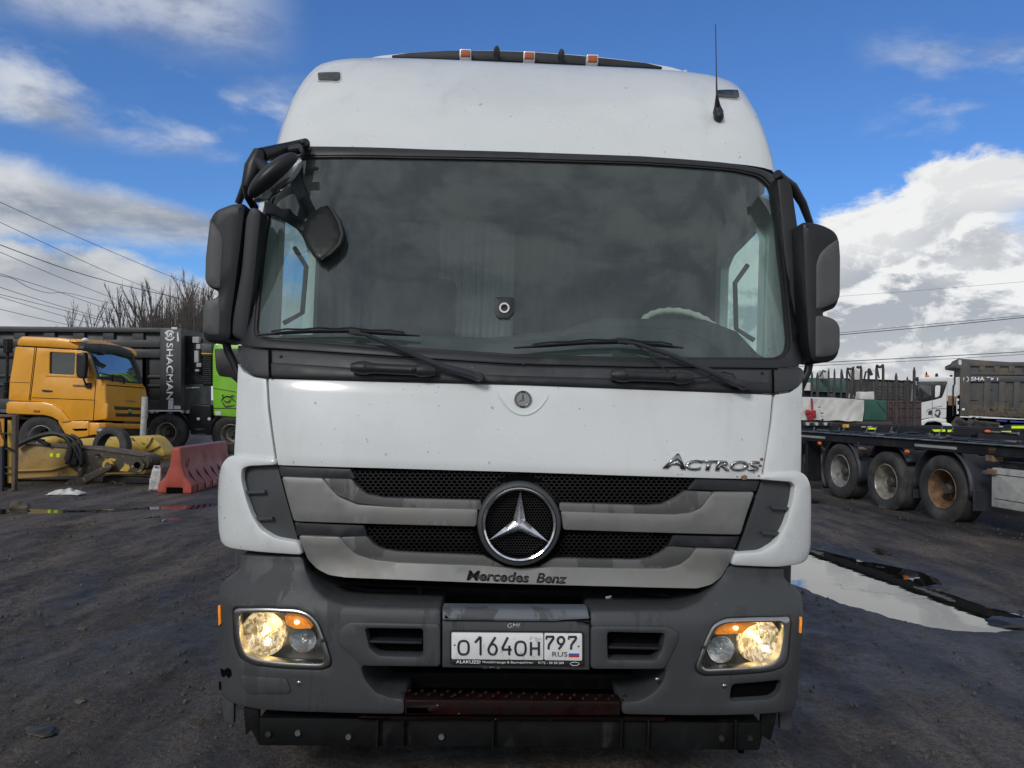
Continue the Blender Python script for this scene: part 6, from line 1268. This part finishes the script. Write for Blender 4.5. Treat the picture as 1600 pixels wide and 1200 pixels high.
# body
panel('body_panel', 'dump_muddy', WS(.12), z5((735, 228), (785, 160), (1100, 185), (1420, 205), (2200, 200), (2200, 930), (1600, 920), (800, 880), (806, 290), (735, 280)), t=2.2, r=.02, g=3, rc=0)
panel('hood_lip', 'dump_muddy', WS(.0), z5((690, 226), (740, 226), (785, 160), (830, 165), (815, 290), (690, 270)), t=2.3, r=.02, g=3, rc=0)
for P in (((806, 200), (930, 210), (930, 885), (800, 880)), ((806, 205), (2200, 222), (2200, 262), (806, 258)), ((806, 330), (2200, 345), (2200, 372), (806, 368)), ((806, 372), (2200, 385), (2200, 455), (806, 455))): panel('body_rail', 'dump_muddy', WS(.02), z5(*P), off=(-.02 if P[0] == (806, 200) else 0), t=.2, r=.015, g=3, rc=0)
for i in range(7):
    x = 1040+i*185; panel('body_post', 'dump_muddy', WS(.02), z5((x-10 if 0 else x, 258), (x+75, 258), (x+75, 335), (x, 335)), t=.2, r=.015, g=3, rc=0); panel('body_post', 'dump_muddy', WS(.0), z5((x+65, 455), (x+145, 455), (x+130, 880+i*6), (x+50, 880+i*6)), t=.2, r=.015, g=3, rc=0)
for x0, x1, y in ((1095, 1215, 545), (930, 1020, 675), (1095, 1195, 690), (1275, 1390, 690), (1470, 1590, 692), (1095, 1195, 762)): panel('body_rib', 'dump_muddy', WS(.06), z5((x0, y-6), (x1, y-6), (x1, y+6), (x0, y+6)), t=.1, r=.01, g=3, rc=0)
mb = MB()
for i in range(260): x = 880+rq.random()*900; p = WS(.04).pos(*WS(.04).par(*z5((x, 870-rq.random()**2*75))[0]), 0); s = .03+.10*rq.random(); mb.ell(p, (s*1.5, s*.5, s*.7), 6, 4, (0, rq.random(), 0))
mb.build('caked_mud', 'mud_clod', W, kind='stuff')
panel('lower_edge', 'decal_white', WS(-.05), z5((915, 878), (1600, 915), (2200, 945), (2200, 955), (1600, 925), (915, 888)), t=.1, r=.01, g=3, rc=0)
for P in (((1252, 925), (1390, 935), (1390, 955), (1252, 945)), ((1425, 938), (1610, 945), (1610, 965), (1425, 958))): panel('blue_bar', 'flag_blue', WS(.1), z5(*P), t=.1, r=.01, g=3, rc=0)
text('body_lettering', 'SHA', 'decal_white', WS(-.03), z5((938, 392), (1112, 392), (1112, 446), (932, 444)), off=0, th=.01, bold=.03)
for P in (((1135, 392), (1172, 392), (1172, 404), (1135, 404)), ((1185, 395), (1195, 395), (1200, 432), (1186, 430)), ((1200, 408), (1212, 400), (1222, 402), (1212, 428), (1204, 430)), ((1262, 402), (1278, 402), (1272, 440), (1264, 440))): panel('letter_remnant', 'decal_white', WS(-.02), z5(*P), t=.01, r=0, g=2, rc=0)
c0 = z5((876, 420))[0]
for a0, a1 in ((-1.3, 1.3), (2.6, 3.9)): ringlet(c0, 4.6, 3.2, WS(-.03), 'worn_decal', W, 10, a0, a1)
panel('round_mark', 'worn_decal', WS(-.02), z5((780, 185), (800, 170), (820, 185), (820, 235), (800, 248), (780, 230)), t=.01, r=0, g=2, rc=.05); panel('small_sticker', 'decal_white', WS(-.03), z5((822, 785), (858, 782), (860, 808), (826, 808)), t=.01, r=0, g=2, rc=0)
panel('under_frame', 'void_black', WS(.5), z5((700, 890), (2200, 950), (2200, 1100), (700, 1100)), t=.8, r=0, g=3, rc=0)
for i in range(10): MB().box(WS(.2).pos(*WS(.2).par(*z5((790+i*48, 985+rq.random()*40))[0]), 0), (.4+.4*rq.random(), .2, .3+.3*rq.random()), (0, rq.random(), 0)).build('drive_part', 'hub_dark', W, bev=.04)
panel('tail_plate', 'box_pale', WS(-.2), z5((1288, 1003), (1410, 1005), (1400, 1048), (1288, 1048)), t=.05, r=.01, g=2, rc=0)
# ---- white van nose peeping out in front of the tipper
# ---- low loads and wagons further back
z6 = lambda *p: zo(p, 1240, 540, 8)
def block(name, poly, Yd, dep, m, label, cat, parent=None, **k):
    p = at(poly[0][0], 650, Yd); f_ = Frame(name, (p.x, Yd, 0), (0, 0, 0), label, cat, **k); return f_
Lw = block('tarpaulin_load', [(1300, 640)], 24, 2, 0, 'long low load wrapped in white tarpaulin with a red strap hanging at its left', 'load')
LS = lambda o=0: plane(Lw, 1, o)
# wrinkled sheet
zt = LS().par(1300, 624)[1]; zb = LS().par(1300, 657)[1]; xa, xb = LS().par(1200, 640)[0], LS().par(1349, 640)[0]
vs = []; nx_, nz_ = 110, 12
for j in range(nz_+1):
    for i in range(nx_+1):
        x = xa+(xb-xa)*i/nx_; z = zb+(zt-zb)*j/nz_; vs.append((x, -.05*noise.noise(V((x*2.2+z*1.3, z*.6, 4)))*2-.03*noise.noise(V((x*6-z*3, z*2, 1))), z+(0 if j else .03*noise.noise(V((x*3, 0, 0))))))
for i in range(nx_+1): x = xa+(xb-xa)*i/nx_; vs.append((x, 2.2, zt+.1))
fs = [(j*(nx_+1)+i, j*(nx_+1)+i+1, (j+1)*(nx_+1)+i+1, (j+1)*(nx_+1)+i) for j in range(nz_+1) for i in range(nx_)]
MB().add(vs, fs).build('sheet', 'tarp_white', Lw)
MB().tube([LS().pos(*LS().par(*z6(p)[0]), -.12) for p in ((205, 660), (215, 800))], .03, 6).build('strap', 'strap_red', Lw)
for i in range(9): MB().ell(LS().pos(*LS().par(*z6((150+rq.random()*90, 815+rq.random()*110))[0]), -.12), (.05+.07*rq.random(), .05, .05+.06*rq.random()), 8, 6, (0, rq.random()*3, 0)).build('strap_bundle', 'strap_red', Lw)
for P in (((310, 765), (340, 765), (330, 778), (312, 778)), ((335, 840), (380, 835), (372, 848), (345, 855)), ((350, 915), (372, 912), (374, 940), (350, 940))): panel('sheet_mark', 'ink_black', LS(-.12), z6(*P), t=.01, r=0, g=2, rc=0)
panel('load_deck', 'wagon_brown', LS(.1), [(1200, 656), (1395, 659), (1395, 668), (1200, 668)], t=2, r=.01, g=3, rc=0)
Gt = block('tarpaulin_load', [(1367, 640)], 24.2, 2, 0, 'square dark green tarpaulin load right of the white wrapped one', 'load')
panel('sheet', 'tarp_green', plane(Gt, 1, 0), z6((872, 682), (1000, 680), (1172, 684), (1170, 945), (872, 942)), t=2.2, r=.05, g=.3, rc=.05); MB().tube([plane(Gt, 1, -.02).pos(*plane(Gt, 1, -.02).par(*z6(p)[0]), 0) for p in ((1050, 700), (1100, 770), (1165, 830))], .012, 5).build('sheet_fold', 'tarp_green', Gt)
Wn = block('railway_wagon', [(1400, 640)], 29, 2, 0, 'brown low-sided wagon partly hidden by the nose of the white tipper', 'wagon')
WnS = lambda o=0: plane(Wn, 1, o)
panel('wagon_side', 'wagon_brown', WnS(), z6((1160, 690), (1600, 690), (1600, 1000), (1160, 1000)), t=2.4, r=.01, g=3, rc=0)
for x in (1180, 1240, 1330, 1420): panel('side_rib', 'wagon_brown', WnS(-.06), z6((x, 700), (x+16, 700), (x+16, 960), (x, 960)), t=.08, r=.01, g=3, rc=0)
for y in (700, 770, 880): panel('side_rail', 'wagon_brown', WnS(-.04), z6((1175, y), (1600, y), (1600, y+12), (1175, y+12)), t=.08, r=.01, g=3, rc=0)
Tk = block('storage_tank', [(1300, 600)], 30, 2, 0, 'sea green sloping metal skip lying on a dark stand behind the white load', 'skip')
TkS = lambda o=0: plane(Tk, 1, o)
sk = panel('skip_shell', 'green_dump', TkS(), z6((215, 570), (225, 500), (340, 405), (380, 420), (640, 412), (670, 470), (680, 580), (600, 575), (370, 565)), t=2, r=.03, g=1, rc=.04)
panel('skip_edge', 'green_dump', TkS(-.08), z6((210, 560), (685, 575), (685, 590), (210, 575)), t=.1, r=.01, g=2, rc=0, parent=sk)
for P in (((265, 560), (300, 530), (350, 535), (345, 562)), ((480, 520), (580, 525), (580, 562), (485, 558))): panel('skip_pocket', 'tarp_green', TkS(-.01), z6(*P), t=.01, r=0, g=2, rc=.03, parent=sk)
panel('stand', 'steel_dark', TkS(.1), z6((60, 575), (680, 590), (680, 670), (60, 670)), t=2, r=.02, g=3, rc=0)
panel('stand_leg', 'frame_rust', TkS(-.02), z6((455, 590), (505, 590), (505, 665), (455, 665)), t=.2, r=.02, g=3, rc=0)
# high-sided grey wagon in the far background
Hw = block('railway_wagon', [(1350, 600)], 44, 2, 0, 'long weathered grey high-sided wagon behind all the stakes', 'wagon')
HS = lambda o=0: plane(Hw, 1, o)
panel('wagon_side', 'wagon_grey', HS(), z6((60, 400), (600, 405), (1150, 425), (1520, 445), (1520, 700), (60, 700)), t=2.6, r=.02, g=5, rc=0)
panel('top_rail', 'steel_dark', HS(-.1), z6((650, 408), (1150, 424), (1520, 444), (1520, 460), (1150, 440), (650, 424)), t=.2, r=.02, g=5, rc=0)
for x in range(700, 1520, 68): panel('side_post', 'stake_dark', HS(-.08), z6((x, 430), (x+18, 430), (x+18, 700), (x, 700)), t=.1, r=.01, g=5, rc=0)
for y in range(500, 700, 38): panel('side_plank_rail', 'wagon_grey', HS(-.05), z6((1030, y), (1520, y+4), (1520, y+16), (1030, y+12)), t=.08, r=.01, g=5, rc=0)
# stakes of the timber trailers
sl_ = [(230, 320, 560, 22, 27), (300, 335, 470, 26, 27), (440, 280, 420, 16, 29), (512, 288, 420, 18, 29), (596, 288, 420, 18, 28), (668, 282, 600, 20, 28), (745, 265, 670, 26, 27), (845, 256, 670, 24, 27), (938, 280, 660, 20, 28), (1035, 240, 680, 22, 27), (1120, 235, 690, 24, 27), (1282, 340, 700, 26, 27), (1422, 388, 700, 22, 28), (1508, 268, 720, 26, 27)]
lb = ['first stake from the left, behind the green skip', 'short blunt stake, second from the left', 'thin stake with wire, third from the left', 'fourth stake from the left over the green skip', 'fifth stake from the left, at the skip top', 'tall stake just right of the green skip', 'leaning thick stake right of the skip', 'tall stake eighth from the left, roped at its top', 'stake with a bent hook, ninth from the left', 'left one of the two tallest roped stakes', 'right one of the two tallest roped stakes', 'lone pointed stake before the grey wagon', 'short pointed stake before the grey wagon', 'tall pointed stake beside the white tipper cab']
for (x, y0, y1, w_, Yd), l_ in zip(sl_, lb):
    a, b = at(*z6((x, y0))[0], Yd), at(*z6((x-(45 if x == 745 else 0), y1))[0], Yd); b = V((b.x, Yd, .6)); k = w_/8/1200*Yd/2*1.35
    o = MB().tube([b, b.lerp(a, .5), a.lerp(b, .06), a], [k*1.25, k*1.1, k, k*.35], 6).build('timber_stake', 'stake_dark'); tag(o, 'dark '+l_, 'stake', 'upright stakes of the timber trailers')
def rope(L, Yd, r, label, m='stake_dark'): tag(MB().tube([at(*z6(p)[0], Yd) for p in L], r, 5).build('tie_rope', m), label, 'rope')
rope(((1035, 245), (1055, 262), (1080, 268), (1100, 258), (1120, 238)), 26.9, .05, 'sagging tie rope between the two tallest stakes')
rope(((668, 285), (700, 292), (730, 285), (755, 268)), 26.9, .04, 'tie rope between the stakes right of the green skip')
rope(((790, 265), (815, 275), (845, 260)), 26.9, .05, 'short tie rope at the top of the eighth stake')
rope(((870, 500), (885, 400), (900, 330), (920, 325)), 27.5, .035, 'thin bent rod leaning left of the hooked stake')
rope(((940, 290), (960, 330), (978, 370)), 27.5, .06, 'bent hook hanging from the ninth stake')
rope(((600, 300), (620, 410)), 28.5, .03, 'slanting wire at the fifth stake from the left')
rope(((1045, 280), (1070, 410)), 27.5, .03, 'slanting wire between the two tallest stakes')
rope(((675, 290), (710, 400)), 27.5, .03, 'slanting wire by the tall stake right of the skip')
rope(((320, 385), (340, 370), (370, 310), (400, 330)), 28.5, .035, 'dark wire arching over the green skip')
def sheetp(name, P, Yd, label, m='tarp_white'):
    p = at(*z6(P[0])[0], Yd); f_ = Frame(name, (p.x, Yd, 0), (0, 0, 0), label, 'tarpaulin'); panel('sheet', m, plane(f_, 1, 0), z6(*P), t=.4, r=.03, g=.4, rc=.04)
sheetp('tarpaulin', ((360, 310), (435, 305), (432, 415), (385, 415)), 29.5, 'scrap of white tarpaulin high behind the green skip')
sheetp('tarpaulin', ((765, 300), (780, 280), (830, 330), (832, 430), (765, 430)), 28.2, 'white tarpaulin hung between two tall stakes')
sheetp('tarpaulin', ((830, 575), (930, 580), (1010, 572), (1015, 678), (830, 675)), 26.4, 'pale crumpled sheet lying on top of the white load end')
sheetp('tarpaulin', ((155, 565), (175, 470), (215, 460), (215, 565)), 29.8, 'white sheet peeping out left of the green skip')
sheetp('tarpaulin', ((740, 660), (755, 590), (770, 660)), 27.8, 'small white triangle of sheet between the leaning stakes')
rope(((800, 440), (790, 560), (800, 660)), 26.8, .12, 'thick dark post behind the leaning stake')
# ---- overhead cables, right
for P, l_, r_ in (([(1220, 532), (1318, 522.5), (1460, 510), (1600, 496), (1680, 487)], 'upper thick cable of the pair above the right trailers', .02), ([(1220, 529), (1318, 519.5), (1460, 506), (1600, 493), (1680, 485)], 'thin cable running just over the thick one at right', .012),
    ([(1220, 570), (1300, 565.5), (1450, 558), (1600, 549.5), (1680, 545)], 'cable crossing the sky just above the white tipper', .02), ([(1220, 574), (1300, 570), (1450, 563), (1600, 553.5), (1680, 549)], 'lowest cable at right, close over the tipper body', .012), ([(1300, 464), (1460, 452), (1600, 440), (1680, 433)], 'faint highest cable in front of the big cloud', .007)):
    cable(P, 45, 40, l_, 'overhead cables in the right sky', r_)
